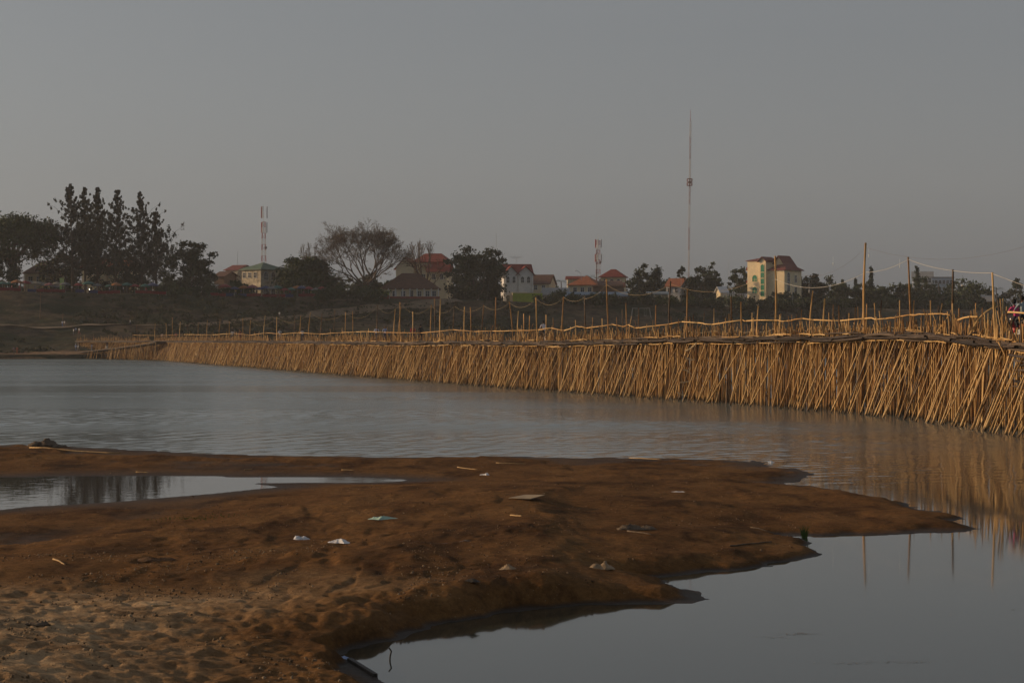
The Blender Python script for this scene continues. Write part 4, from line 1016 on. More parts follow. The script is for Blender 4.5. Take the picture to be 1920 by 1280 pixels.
def roof_gable_x(m, x0, x1, y0, y1, z0, z1, ov=0.5):   # ridge along x
    t = .16; x0 -= ov; x1 += ov; ym = (y0+y1)/2; ya, yb = y0-ov, y1+ov; zz = z0-(z1-z0)*ov/max(.1, ym-y0)
    v = []
    for x in (x0, x1): v += [(x, ya, zz), (x, ym, z1), (x, yb, zz), (x, yb, zz-t), (x, ym, z1-t), (x, ya, zz-t)]
    return m.add(v, [(0,1,7,6)[::-1],(1,2,8,7)[::-1],(2,3,9,8)[::-1],(3,4,10,9)[::-1],(4,5,11,10)[::-1],(5,0,6,11)[::-1],(0,5,4,1),(1,4,3,2),(6,7,10,11),(7,8,9,10)])
def roof_gable_y(m, x0, x1, y0, y1, z0, z1, ov=0.4):   # gable end facing the river
    t = .16; xm = (x0+x1)/2; y0 -= ov; y1 += .1; xa, xb = x0-ov, x1+ov; zz = z0-(z1-z0)*ov/max(.1, xm-x0)
    m.prism([(xa, zz-t), (xm, z1-t), (xm, z1), (xa, zz)], y0, y1); m.prism([(xm, z1-t), (xb, zz-t), (xb, zz), (xm, z1)], y0, y1); return m
def house(name, label, cat, px0, px1, Y, wall_top, roof_top, depth, yaw, mw, mr, roof='hip', inset=None, **k):
    X = PX((px0+px1)/2, Y); g = zf(X, Y); t = thing(name, (X, Y, g), R(yaw), label=label, cat=cat)
    w = (px1-px0)*Y/F/2; zt = PZ(wall_top, Y)-g; zr = PZ(roof_top, Y)-g
    MB().box(-w, w, 0, depth, -1.0, zt).build('wall', mw, t)
    m = MB()
    if roof == 'hip': roof_hip(m, -w, w, 0, depth, zt+.02, zr, inset=inset)
    elif roof == 'gx': roof_gable_x(m, -w, w, 0, depth, zt, zr)
    elif roof == 'flat': m.box(-w-.3, w+.3, -.3, depth+.3, zt+.01, zr)
    elif roof == 'shed': m.add([(-w-.4, -.8, zt-.3), (w+.4, -.8, zt-.3), (w+.4, depth+.4, zr), (-w-.4, depth+.4, zr), (-w-.4, -.8, zt-.42), (w+.4, -.8, zt-.42), (w+.4, depth+.4, zr-.12), (-w-.4, depth+.4, zr-.12)], [(0,1,2,3),(7,6,5,4),(0,4,5,1),(1,5,6,2),(2,6,7,3),(3,7,4,0)])
    m.build('roof', mr, t)
    if roof == 'gx':
        for sx in (-w, w-.2): MB().add([(sx, 0, zt), (sx, depth, zt), (sx, depth/2, zr-.2), (sx+.2, 0, zt), (sx+.2, depth, zt), (sx+.2, depth/2, zr-.2)], [(0, 2, 1), (3, 4, 5), (0, 3, 5, 2), (1, 2, 5, 4), (0, 1, 4, 3)]).build('gable', mw, t)
    return t, w, zt, zr
# old hall under the rain tree
t, w, zt, zr = house('riverside_hall', 'old brown roofed hall under the spreading rain tree', 'house', 46, 116, 592, 512, 488, 9, 8, M_CREAM, M_BROWN)
for x in (-3.4, -1.2, 1.2, 3.4): window(t, x, zt-2.4, 1.1, 1.4)
# lean-to awning and sign
X = PX(82, 574); g = zf(X, 574); a = thing('awning', (X, 574, g), R(3), label='grey sloping sheet awning before the old hall', cat='awning')
MB().add([(-5, 0, 3.0), (5, -1, 1.75), (5.2, 3.5, 2.4), (-5, 4, 3.9), (-5, 0, 2.92), (5, -1, 1.67), (5.2, 3.5, 2.32), (-5, 4, 3.82)], [(0,1,2,3),(7,6,5,4),(0,4,5,1),(1,5,6,2),(2,6,7,3),(3,7,4,0)]).build('sheet', M_GREYR, a)
for x, y, z in ((-4.7, .3, 3.05), (4.7, -.6, 1.9), (-4.7, 3.6, 3.7), (4.8, 3.2, 2.4)): MB().tube([(x, y, -.4), (x, y, z)], .06, 6).build('post', M_WOOD, a)
X = PX(116, 573); s_ = thing('signboard', (X, 573, zf(X, 573)), label='upright green and yellow sign board on the embankment', cat='sign')
m = MB(); m.box(-.55, .55, -.06, .06, .9, 4.4, 0); m.build('panel', mat('sign_paint', (0.55, 0.52, 0.20), 0.6, 0.3, 0.8, col2=(0.10, 0.34, 0.10)), s_)
for x in (-.4, .4): MB().tube([(x, .1, -.4), (x, .1, 4.2)], .05, 6).build('post', M_STEEL, s_)
# red roofs seen through the casuarinas
for px0, px1, wt, rt, Y, lb in [(152, 190, 500, 483, 610, 'red roofed house seen between the tallest casuarinas'), (200, 250, 504, 484, 612, 'orange gabled house showing behind the pointed casuarina')]:
    t, w, zt, zr = house('town_house', lb, 'house', px0, px1, Y, wt, rt, 7, -12, M_CREAM, M_RED if px0 < 180 else M_ORANGE, 'gx')
    for x in (-1.5, 0.2, 1.8): window(t, x, zt-2.2, .9, 1.3)
t, w, zt, zr = house('town_house', 'low brown house left of the stained green roofed house', 'house', 400, 422, 606, 517, 508, 7, -25, M_WOOD, M_BROWN, 'gx')
t, w, zt, zr = house('town_house', 'house with dark maroon gable behind the green roofed house', 'house', 420, 448, 612, 505, 496, 8, -30, M_STAIN, M_MAROON, 'gx')
for x in (-1.4, 1.2): window(t, x, zt-2.3, .9, 1.2)
# green roofed house: lit stained flank and shaded arched front
t, w, zt, zr = house('green_roofed_house', 'stained two storey house with green hipped roof and arched windows', 'house', 446, 496, 594, 505, 491, 9.5, -38, M_STAIN, M_GREENR)
for x in (-2.6, -.6, 1.6): window(t, x, 1.0, 1.0, 1.6); window(t, x, zt-2.3, 1.0, 1.4)

for yy in (2.0, 4.8, 7.6):
    for z in (0.6, zt-2.9):
        o = window(t, 0, 0, 1.5, 1.5, arch=True); o.location = (w, yy, z); o.rotation_euler = (0, 0, R(90))

# tarpaulin shelter by the drooping tree
X = PX(378, 572); a = thing('market_shelter', (X, 572, zf(X, 572)), R(4), label='open shelter with pale flat roof beside the drooping dark tree', cat='shelter')
MB().add([(-4, -1, 2.5), (4, -1, 2.6), (4.2, 5, 3.1), (-4, 5, 3.0), (-4, -1, 2.4), (4, -1, 2.5), (4.2, 5, 3.0), (-4, 5, 2.9)], [(0,1,2,3),(7,6,5,4),(0,4,5,1),(1,5,6,2),(2,6,7,3),(3,7,4,0)]).build('sheet', M_GREYR, a)
for x, y in ((-3.8, -.6), (3.8, -.6), (-3.8, 4.6), (3.9, 4.6), (0, -.6)): MB().tube([(x, y, -.4), (x, y, 2.55)], .07, 6).build('post', M_STEEL, a)
# villa with red roofs: three joined wings, one house
X = PX(795, 622); g = zf(X, 622); v_ = thing('red_roofed_villa', (X, 622, g), R(-10), label='large cream villa with several red roofs and white gables', cat='house')
zz = lambda py: PZ(py, 622)-g
MB().box(-7, 6.5, 0, 10, -1, zz(493)).build('wall', M_CREAM, v_); m = MB(); roof_hip(m, -3.2, 6.5, 0, 10, zz(491), zz(474), inset=3.0); m.build('roof', M_RED, v_)
m = MB(); roof_gable_y(m, -8.2, -2.4, -1.4, 8, zz(502), zz(482)); m.build('roof', M_MAROON, v_); m = MB(); m.prism([(-8.0, -1), (-2.6, -1), (-2.6, zz(502)), (-5.3, zz(484)), (-8.0, zz(502))], -1.2, -.02); m.build('gable', M_CREAM, v_)
m = MB(); roof_gable_y(m, -1.6, 2.2, -2, 3, zz(508), zz(496)); m.build('roof', M_MAROON, v_); m = MB(); m.prism([(-1.4, -1), (2.0, -1), (2.0, zz(508)), (.3, zz(498)), (-1.4, zz(508))], -1.8, -.02); m.build('gable', M_CREAM, v_)
m = MB(); roof_gable_x(m, 1.8, 7.6, -3, 4, zz(507), zz(487)); m.build('roof', M_RED, v_); MB().box(2.3, 7.2, -2.6, -.03, -1, zz(507)).build('wall', M_CREAM, v_)
for x, y in ((-6.4, -1.22), (-4.4, -1.22), (.3, -1.82), (3.4, -2.62), (5.8, -2.62)): window(v_, x, zz(507)-2.6, .9, 1.4, y)
# long brown roofed house on the bank
t, w, zt, zr = house('long_house', 'long low house with brown roof and red plinth wall on the embankment', 'house', 715, 822, 588, 541, 511, 11, 2, M_CREAM, M_BROWN)
for x in (-6.6, -4.2, -1.8, .4, 2.6, 4.8, 6.6):
    if x == .4: window(t, x, 0.5, 1.0, 2.0, name='door', cross=False)
    else: window(t, x, .95, 1.0, 1.35)
MB().box(-w-.4, w+.4, -1.6, -1.35, -.8, .85).build('plinth_wall', M_REDWALL, t)
for i in range(9): x = -w+i*2*w/8; MB().lathe([(.16, -.5), (.16, .1), (.12, .15), (.12, zt-.25), (.17, zt-.12), (.17, zt-.02)], 8, (x, -.75, 0)).build('column', M_PLWHITE, t)
# white gabled house
t, w, zt, zr = house('white_gabled_house', 'white two storey house with red roof and twin front gables', 'house', 946, 998, 606, 512, 494, 9, 8, M_PLWHITE, M_RED, 'gx')
for xc, gw, col in ((-2.2, 2.2, M_RED), (1.9, 2.4, M_RED)):
    m = MB(); roof_gable_y(m, xc-gw, xc+gw, -1.0, 3.2, zt-.2, zt+2.0); m.build('roof', col, t)
    m = MB(); m.prism([(xc-gw+.2, -1), (xc+gw-.2, -1), (xc+gw-.2, zt-.3), (xc, zt+1.75), (xc-gw+.2, zt-.3)], -.8, -.02); m.build('gable', M_PLWHITE, t)
    for dx in (-.85, .85):
        window(t, xc+dx, zt-2.7, .75, 1.3, -.8, True); window(t, xc+dx, .5, .8, 1.7, -.8)
for x in (-3.75, -.1, 3.75): MB().lathe([(.2, -.5), (.2, .2), (.14, .25), (.14, zt-.6), (.2, zt-.5), (.2, zt-.3)], 8, (x, -1.0, 0)).build('column', M_PLWHITE, t)
t, w, zt, zr = house('town_house', 'brown roofed house beside the white gabled house', 'house', 998, 1030, 622, 530, 514, 8, -14, M_CREAM, M_BROWN, 'gx')
for x in (-1.5, .8): window(t, x, zt-2, .9, 1.2)
# lime wall, tan canopy, pale roof
X = PX(990, 598); a = thing('lime_wall', (X, 598, zf(X, 598)), R(4), label='lime green boundary wall under the white gabled house', cat='wall')
MB().box(-4.2, 4.0, 0, .25, -.6, 2.7).build('wall', M_YELLOW, a); MB().box(-4.3, 4.1, -.05, .3, 2.71, 2.85).build('coping', M_CREAM, a)
t, w, zt, zr = house('garden_shed', 'small shed with tan sheet roof against the lime wall', 'shed', 963, 987, 602, 551, 545, 4, 4, M_CREAM, M_BEIGE, 'shed')
window(t, 0, .6, .9, 1.0)
t, w, zt, zr = house('market_hall', 'shed with pale grey sheet roof beside the lime wall', 'shed', 1016, 1064, 606, 551, 538, 8, -4, M_STAIN, M_GREYR, 'shed')
for x in (-2.2, 0, 2.2): window(t, x, .5, 1.2, 1.4)
t, w, zt, zr = house('long_shed', 'long dark shed with blue sheet roof behind the hedge', 'shed', 1062, 1176, 600, 553, 546, 7, 0, M_WOOD, M_BLUER, 'shed')
for i in range(7): window(t, -7+i*2.3, .5, 1.2, 1.3)
MB().box(-5.6, -2.6, -.25, -.02, -.6, 2.3).build('white_panel', M_PLWHITE, t)
# orange roofs, terrace, pavilion
t, w, zt, zr = house('town_house', 'house with bright orange hipped roof above the blue shed', 'house', 1066, 1118, 620, 534, 516, 9, -18, M_CREAM, M_ORANGE)
for x in (-2.2, 0, 2.2): window(t, x, zt-2, 1.0, 1.2)
t, w, zt, zr = house('town_house', 'house with flat red roof behind the orange hipped roof', 'house', 1064, 1092, 640, 522, 517, 6, 0, M_CREAM, M_RED, 'gx')
t, w, zt, zr = house('terrace_house', 'brown roofed terrace house with balcony beside the orange roof', 'house', 1112, 1166, 618, 534, 525, 7, 0, M_WOOD, M_BROWN, 'shed')
MB().box(-w-.3, w+.3, -1.7, -.02, zt-2.6, zt-2.4).build('balcony_floor', M_PLWHITE, t)
for i in range(14): x = -w+i*2*w/13; MB().box(x-.05, x+.05, -1.6, -1.5, zt-2.39, zt-1.4).build('baluster', M_WOOD, t)
MB().box(-w, w, -1.62, -1.48, zt-1.39, zt-1.28).build('balcony_rail', M_WOOD, t)
t, w, zt, zr = house('pavilion', 'cream pavilion with maroon hipped roof beside the lattice mast', 'house', 1126, 1168, 640, 519, 504, 6.4, -12, M_CREAM, M_RED, inset=3.2)
for x in (-2, 0, 2): window(t, x, zt-2.2, 1.0, 1.0, arch=True)
t, w, zt, zr = house('town_house', 'small orange roofed annex between pavilion and round dark tree', 'house', 1146, 1170, 622, 536, 529, 5, 0, M_WOOD, M_ORANGE, 'gx')
t, w, zt, zr = house('town_house', 'orange tiled house with white gable beside the round dark tree', 'house', 1248, 1276, 632, 535, 521, 8, -24, M_PLWHITE, M_ORANGE, 'gx')
for x in (-1.2, 1.0): window(t, x, zt-2, .8, 1.2)
t, w, zt, zr = house('garden_shed', 'low shed with pale blue roof under the round dark tree', 'shed', 1216, 1252, 608, 549, 546, 4, 0, M_STAIN, M_BLUER, 'shed'); window(t, 0, .4, 1.0, 1.2)
# small white gate house and railing
t, w, zt, zr = house('gate_house', 'tiny gabled gate house near the beige town house', 'house', 1350, 1364, 616, 545, 537, 2.5, 24, M_CREAM, M_PLWHITE, 'gx'); window(t, 0, .4, .6, 1.0)
X = PX(1378, 612); a = thing('garden_railing', (X, 612, zf(X, 612)), 0, label='pale ornamental railing beside the beige town house', cat='railing')
MB().box(-3.3, 3.3, 0, .2, -.6, 2.9).build('wall', M_STAIN, a)
for i in range(14): MB().box(-3.2+i*.48, -3.08+i*.48, .05, .15, 2.9, 3.9).build('baluster', M_PLWHITE, a)
MB().box(-3.3, 3.3, .03, .17, 3.9, 4.02).build('rail', M_PLWHITE, a)
# beige town house
X = PX(1440, 632); g = zf(X, 632); b_ = thing('beige_town_house', (X, 632, g), R(-40), label='tall beige town house with tall green glass strip and maroon roofs', cat='building')
zz = lambda py: PZ(py, 632)-g
MB().box(-7.2, -.2, 0, 10, -1, zz(488)).build('wall', M_BEIGE, b_); MB().box(-.2, 5.4, .4, 9.6, -1, zz(507)).build('wall', M_BEIGE, b_)
m = MB(); roof_hip(m, -7.2, -.2, 0, 10, zz(487.6), zz(480), .4); m.build('roof', M_MAROON, b_)
m = MB(); roof_hip(m, .1, 5.6, .4, 9.6, zz(506), zz(490), .5, 3.2); m.build('roof', M_MAROON, b_)
m = MB(); roof_gable_y(m, -.6, 4.0, 3.0, 9.0, zz(497), zz(478.5)); m.build('roof', M_MAROON, b_); m = MB(); m.prism([(-.4, zz(509)), (3.8, zz(509)), (3.8, zz(497)), (1.7, zz(480.5)), (-.4, zz(497))], 3.2, 8.8); m.build('gable', M_BEIGE, b_)
m = MB(); roof_gable_y(m, -2.6, -.1, -1.0, 4, zz(488), zz(481)); m.build('roof', M_MAROON, b_)
m = MB(); m.prism([(-2.5, -1), (-.25, -1), (-.25, zz(488)), (-1.35, zz(482)), (-2.5, zz(488))], -.8, -.02); m.build('stair_tower', M_BEIGE, b_)
for i in range(5):
    za_, zb_ = zz(556)+i*(zz(499)-zz(556))/5+.12, zz(556)+(i+1)*(zz(499)-zz(556))/5
    window(b_, -1.38, za_, 1.25, zb_-za_-.1, -.8, i == 4, M_GGLASS, M_BEIGE, cross=False)
window(b_, -4.6, zz(527), 1.7, 1.0, 0, True, M_GGLASS, M_BEIGE); window(b_, -4.6, zz(549), 1.7, 1.0, 0, True, M_GGLASS, M_BEIGE)
for z in (zz(536), zz(553)): o = window(b_, 0, 0, 1.3, 2.2, arch=True); o.location = (5.4, 2.6, z+1.0); o.rotation_euler = (0, 0, R(90))
for z in (zz(531), zz(507)): MB().box(-8.3, -7.22, 1.0, 4.4, z, z+.18).build('balcony', M_BEIGE, b_); MB().box(-8.3, -8.2, 1.0, 4.4, z+.19, z+1.1).build('balcony_rail', M_REDWALL, b_)
for z in (zz(529), zz(551)): o = window(b_, 0, 0, 1.2, 2.0); o.location = (5.4, 6.4, z); o.rotation_euler = (0, 0, R(90))
# far buildings beyond the wood
t, w, zt, zr = house('pillared_building', 'far white building with pediment roof above the riverside wood', 'building', 1712, 1748, 820, 518, 508, 10, -10, M_PLWHITE, M_GREYR, 'gx')
for x in (-2.6, -.9, .9, 2.6): window(t, x, zt-2.4, .9, 1.6)
t, w, zt, zr = house('office_block', 'far pale blue office block with rows of windows above the wood', 'building', 1744, 1788, 840, 521, 519, 9, -6, mat('pale_blue_plaster', (0.42, 0.48, 0.56), 0.9, .1, 1), M_GREYR, 'flat')
for j in range(2):
    for i in range(6): window(t, -3.6+i*1.45, zt-2.2-j*2.7, .9, 1.3)
t, w, zt, zr = house('water_tower_house', 'small white house with yellow turret far past the wood', 'building', 1794, 1812, 800, 545, 541, 5, 0, M_PLWHITE, M_BLUER, 'flat')
MB().box(.4, 1.4, 1, 2, zt+.9, zt+2.2).build('turret', M_BEIGE, t); window(t, -.6, zt-2, .9, 1.1)
t, w, zt, zr = house('hut', 'hut with grey sheet roof and red awning past the wood', 'house', 1838, 1864, 660, 563, 553, 5, -10, M_STAIN, M_GREYR, 'shed')
MB().add([(-1.6, -1.4, zt-1.3), (1.6, -1.4, zt-1.3), (1.6, -.02, zt-.5), (-1.6, -.02, zt-.5)], [(0, 1, 2, 3)]).build('awning', M_ORANGE, t); window(t, 1.2, .4, .8, 1.0)

# ------------------------------------------------------------------ masts
def lattice(px, Y, top, base_py, w0, w1, label, panels, n=14):
    X = PX(px, Y); g = zf(X, Y); t = thing('lattice_mast', (X, Y, g), R(20), label=label, cat='mast'); H = PZ(top, Y)-g
    cs = [(-1, -1), (1, -1), (1, 1), (-1, 1)]
    def c(k, z): f_ = w0+(w1-w0)*z/H; return (cs[k % 4][0]*f_, cs[k % 4][1]*f_, z)
    for i in range(n):
        za_, zb_ = H*.92*i/n, H*.92*(i+1)/n; m = MB()
        for k in range(4):
            m.tube([c(k, za_), c(k, zb_)], .06, 4); m.tube([c(k, za_), c(k+1, zb_)], .03, 4); m.tube([c(k, zb_), c(k+1, zb_)], .03, 4)
        m.build('mast_section', M_REDP if i % 2 else M_WHITEP, t)
    MB().tube([(0, 0, H*.9), (0, 0, H)], .05, 5).build('lightning_rod', M_STEEL, t)
    for z, r_, h in panels:
        for k in range(3):
            a = 2*math.pi*k/3; x, y = r_*math.cos(a), r_*math.sin(a)
            m = MB(); m.box(x-.14, x+.14, y-.08, y+.08, z, z+h); m.tube([(0, 0, z+h*.5), (x, y, z+h*.5)], .035, 4); m.build('antenna_panel', M_WHITEP if k != 1 else M_REDP, t)
    for z in (H*.38, H*.62): MB().lathe([(.05, 0), (.42, .14), (.45, .2)], 12, (.55, -.5, z), axis='y').build('dish', M_STEEL, t)
lattice(494.5, 640, 403, 495, .75, .38, 'red and white lattice mast behind the green roofed house', [(20.2, .95, 3.2), (24.6, 1.0, 3.4)])
lattice(1121.5, 660, 440, 523, .58, .42, 'lattice mast with antenna panels beside the pavilion roof', [(14.0, 1.1, 2.4), (18.3, 1.0, 2.6)])
X = PX(1117.5, 655); MBp = thing('utility_pole', (X, 655, zf(X, 655)), label='dark steel pole standing against the lattice mast', cat='pole'); MB().tube([(0, 0, -.5), (.3, 0, PZ(467, 655)-zf(X, 655))], .13, 6, r2=.09).build('shaft', M_DKSTEEL, MBp); MB().box(-.5, .9, -.04, .04, 9.0, 9.12).build('crossarm', M_DKSTEEL, MBp)  # shaft and crossarm in plain dark steel
# tall guyed radio mast
M_MASTR = mat('faded_red_paint', (.17, .085, .08), .7, .2, 2); M_MASTW = mat('faded_white_paint', (.30, .28, .28), .7, .1, 2)
X = PX(1290, 900); g = zf(X, 900); t = thing('radio_mast', (X, 900, g), label='very tall slender guyed radio mast with two ring platforms', cat='mast'); H = PZ(228, 900)-g
n = 26
for i in range(n):
    za_, zb_ = H*i/n, H*(i+1)/n; m = MB()
    for k in range(3):
        a, b = 2.09*k, 2.09*(k+1); pa = lambda z, q: (.34*math.cos(q)+z*.012, .34*math.sin(q), z)
        m.tube([pa(za_, a), pa(zb_, a)], .07, 4); m.tube([pa(za_, a), pa(zb_, b)], .04, 4); m.tube([pa(zb_, a), pa(zb_, b)], .04, 4)
    m.build('mast_section', M_MASTR if (i // 3) % 2 else M_MASTW, t)
    if i > 15: MB().tube([(za_*.012, 0, zb_), (za_*.012+.95, 0, zb_), (za_*.012+.95, 0, zb_+.6)], .05, 4).build('dipole', M_STEEL, t)
MB().tube([(H*.012, 0, H), (H*.0125, 0, PZ(206, 900)-g)], .10, 5, r2=.05).build('spire', M_REDP, t)
for zc in (PZ(338, 900)-g, PZ(345.5, 900)-g):
    m = MB()
    for dz in (-.55, .55):
        m.tube([(zc*.012+1.15*math.cos(q), 1.15*math.sin(q), zc+dz) for q in np.linspace(0, 6.283, 13)], .12, 4)
    for q in np.linspace(0, 6.283, 9)[:-1]: m.tube([(zc*.012+1.15*math.cos(q), 1.15*math.sin(q), zc-.55), (zc*.012+1.15*math.cos(q), 1.15*math.sin(q), zc+.55)], .08, 4)
    m.build('ring_platform', M_MAROON, t)
for k in range(3):
    a = 2.09*k+.4
    for z, d in ((H*.95, 34), (H*.62, 30), (H*.32, 20)): MB().tube([(z*.012, 0, z), (math.cos(a)*d, math.sin(a)*d, 0)], .012, 3).build('guy_wire', M_STEEL, t)
def aerial(px, Y, top, label, bars=()):
    X = PX(px, Y); g = zf(X, Y); t = thing('aerial_pole', (X, Y, g), label=label, cat='aerial'); H = PZ(top, Y)-g
    MB().tube([(0, 0, -.4), (.1, 0, H)], .07, 5, r2=.04).build('shaft', M_STEEL, t)
    for z, l in bars: MB().tube([(-l, 0, H-z), (l, 0, H-z)], .035, 4).build('crossbar', M_STEEL, t)
aerial(930, 640, 437, 'thin aerial pole behind the large dark green tree'); aerial(968, 620, 481, 'television aerial over the white gabled house', [(0, 2.0), (.35, 1.4)])
aerial(445, 640, 472, 'thin aerial over the maroon gable'); aerial(1366, 700, 486, 'thin aerial pole between the feathery trees')
def street_lamp(px, Y, top, label, sg=-1):
    X = PX(px, Y); g = zf(X, Y); t = thing('street_lamp', (X, Y, g), label=label, cat='street lamp'); H = PZ(top, Y)-g
    m = MB(); m.tube([(0, 0, -.4), (0, 0, H*.8), (sg*.25, 0, H*.93), (sg*1.3, 0, H)], .07, 6, r2=.045); m.build('pole', M_STEEL, t)
    MB().ball((sg*1.55, 0, H-.02), (.42, .16, .1), 8, 5).build('lamp_head', M_WHITEP, t, smooth=True)
street_lamp(1090, 622, 507, 'street lamp curving over the orange hipped roof'); street_lamp(1277, 618, 512, 'street lamp in front of the wide dark tree', 1)
street_lamp(1486, 618, 520, 'street lamp by the shaded side of the beige town house', 1)
# steel frame of a swing on the bench below the hedge
X, Y = bank_pt(1202, 70); t = thing('swing_frame', (X, Y, zf(X, Y)), R(6), label='pale steel swing frame on the grass below the hedge', cat='swing')
for x in (-2.4, 2.4):
    for y in (-.9, .9): MB().tube([(x*1.12, y, -.4), (x*.95, 0, 2.6)], .035, 5).build('leg', M_STEEL, t)
MB().tube([(-2.4, 0, 2.6), (2.4, 0, 2.6)], .05, 6).build('crossbar', M_STEEL, t)
for x in (-1.1, 1.1): m = MB(); m.tube([(x-.25, 0, 2.58), (x-.25, 0, .65)], .015, 4); m.tube([(x+.25, 0, 2.58), (x+.25, 0, .65)], .015, 4); m.box(x-.3, x+.3, -.12, .12, .6, .66); m.build('swing_seat', M_STEEL, t)
# ------------------------------------------------------------------ market on the embankment
UMB = {}
def umbrella(px, tt_, cname, col, sc=1.0, where='', group=None):
    if cname not in UMB:
        m = MB(); n = 8; v = [(0, 0, 2.55)]; f = []
        for r_, z in ((.75, 2.32), (1.4, 1.95)):
            for j in range(n): a = 2*math.pi*j/n; v.append((r_*math.cos(a), r_*math.sin(a), z))
        for j in range(n): v.append((1.36*math.cos(2*math.pi*j/n), 1.36*math.sin(2*math.pi*j/n), 1.80))
        for j in range(n):
            k = (j+1) % n; f += [(0, 1+j, 1+k), (1+j, 9+j, 9+k, 1+k), (9+j, 17+j, 17+k, 9+k)]
        m.add(v, f); cm = m.mesh('canopy'); cm.materials.append(mat(cname+'_canvas', col, .8, .2, 1.5))
        p = MB(); p.tube([(0, 0, -.3), (0, 0, 2.5)], .035, 6); pm = p.mesh('pole'); pm.materials.append(M_STEEL)
        fb = MB(); fb.ball((0, 0, 2.6), .06, 6, 4); fm = fb.mesh('finial'); fm.materials.append(M_STEEL)
        UMB[cname] = (cm, pm, fm)
    x, y = bank_pt(px, tt_); t = thing('market_umbrella', (x, y, zf(x, y)), random.random()*6, label=f'{cname} market umbrella over the stalls {where}', cat='umbrella', group=f'{cname} market umbrellas {where}')
    t.scale = (sc, sc, sc)
    for nm, me in zip(('canopy', 'pole', 'finial'), UMB[cname]): link(nm, me, t)
CO = {'red': (.20, .03, .035), 'pink': (.22, .08, .09), 'teal': (.03, .11, .10), 'blue': (.04, .055, .13), 'orange': (.26, .11, .04), 'cream': (.24, .21, .16), 'grey': (.13, .14, .15)}
random.seed(31)
for px, c in [(5, 'teal'), (18, 'teal'), (32, 'orange'), (48, 'red'), (68, 'cream'), (93, 'pink'), (106, 'cream'), (122, 'grey'), (147, 'red'), (166, 'teal'), (182, 'grey'), (205, 'teal'), (218, 'orange'), (238, 'teal'), (253, 'red'), (272, 'teal'), (286, 'blue')]:
    umbrella(px, 89+random.uniform(0, 3), c, CO[c], random.uniform(.9, 1.2), 'under the casuarinas')
for px, c in [(422, 'red'), (440, 'blue'), (457, 'orange'), (473, 'pink'), (486, 'blue'), (498, 'blue'), (510, 'grey'), (520, 'teal'), (534, 'red'), (546, 'teal'), (557, 'orange'), (565, 'blue'), (578, 'red'), (592, 'grey'), (604, 'red')]:
    umbrella(px, 89+random.uniform(0, 3), c, CO[c], random.uniform(.9, 1.2), 'before the green roofed house')
CHAIRM = {}
def stall(px, tt_, cname, col, where):
    if cname not in CHAIRM:
        m = MB(); m.box(-1.1, 1.1, -.45, .45, .78, .84); top = m.mesh('table_top'); m2 = MB()
        for i in range(12): x = -1.08+i*.18; m2.box(x, x+.17, -.47-.03*(i % 2), -.44, .08, .77)
        sk = m2.mesh('cloth_skirt'); lg = MB(); lg.box(-.03, .03, -.03, .03, -.3, .78); lm = lg.mesh('leg')
        cm = mat(cname+'_cloth', col, .8, .25, 2); top.materials.append(cm); sk.materials.append(cm); lm.materials.append(M_STEEL); CHAIRM[cname] = (top, sk, lm)
    x, y = bank_pt(px, tt_); t = thing('stall_table', (x, y, zf(x, y)), random.gauss(0, .1), label=f'{cname} cloth covered stall table on the embankment edge {where}', cat='table', group=f'{cname} stall tables {where}')
    top, sk, lm = CHAIRM[cname]; link('table_top', top, t); link('cloth_skirt', sk, t)
    for a in (-1, 1):
        for b in (-.38, .38): link('leg', lm, t, (a, b, 0))
for px in list(range(4, 46, 14))+list(range(76, 128, 13))+list(range(192, 228, 13))+list(range(262, 310, 14)): stall(px, 88.6, 'red', (.18, .02, .024), 'under the casuarinas')
for px in (60, 150, 176): stall(px, 88.6, 'blue', (.035, .045, .13), 'under the casuarinas')
for px in (402, 416, 470, 482, 500, 512, 528, 568, 580, 592, 604): stall(px, 88.6, 'red', (.18, .02, .024), 'before the green roofed house')
for px in (431, 455, 542): stall(px, 88.6, 'blue', (.035, .045, .13), 'before the green roofed house')
x, y = bank_pt(721, 89.5); t = thing('snack_kiosk', (x, y, zf(x, y)), 0, label='small yellow green snack kiosk beside the long house', cat='kiosk')
MB().box(-1.1, 1.1, 0, 1.6, -.3, 1.0).build('counter', M_REDWALL, t); MB().box(-1.1, 1.1, .3, 1.6, 1.01, 1.9).build('body', M_YELLOW, t)
MB().box(-1.4, 1.4, -.5, 1.9, 1.95, 2.08).build('roof', mat('kiosk_roof', (.5, .45, .2), .7, .3, 2), t)
for a in (-1.3, 1.3): MB().box(a-.04, a+.04, -.44, -.36, -.3, 1.95).build('post', M_STEEL, t)
# thin stakes and a utility pole on the slope
for px, tt_, h in [(75, 60, 6.5), (117, 46, 3.5), (43, 88, 4)]:
    x, y = bank_pt(px, tt_); t = thing('utility_pole', (x, y, zf(x, y)), label={75: 'thin wooden pole standing on the slope below the market', 117: 'short wooden pole beside the dirt track', 43: 'wooden pole at the embankment edge by the old hall'}[px], cat='pole')
    MB().tube([(0, 0, -.6), (.1, 0, h)], .09, 6, r2=.06).build('shaft', M_WOOD, t); MB().box(-.35, .45, -.04, .04, h-.5, h-.4).build('crossarm', M_WOOD, t)
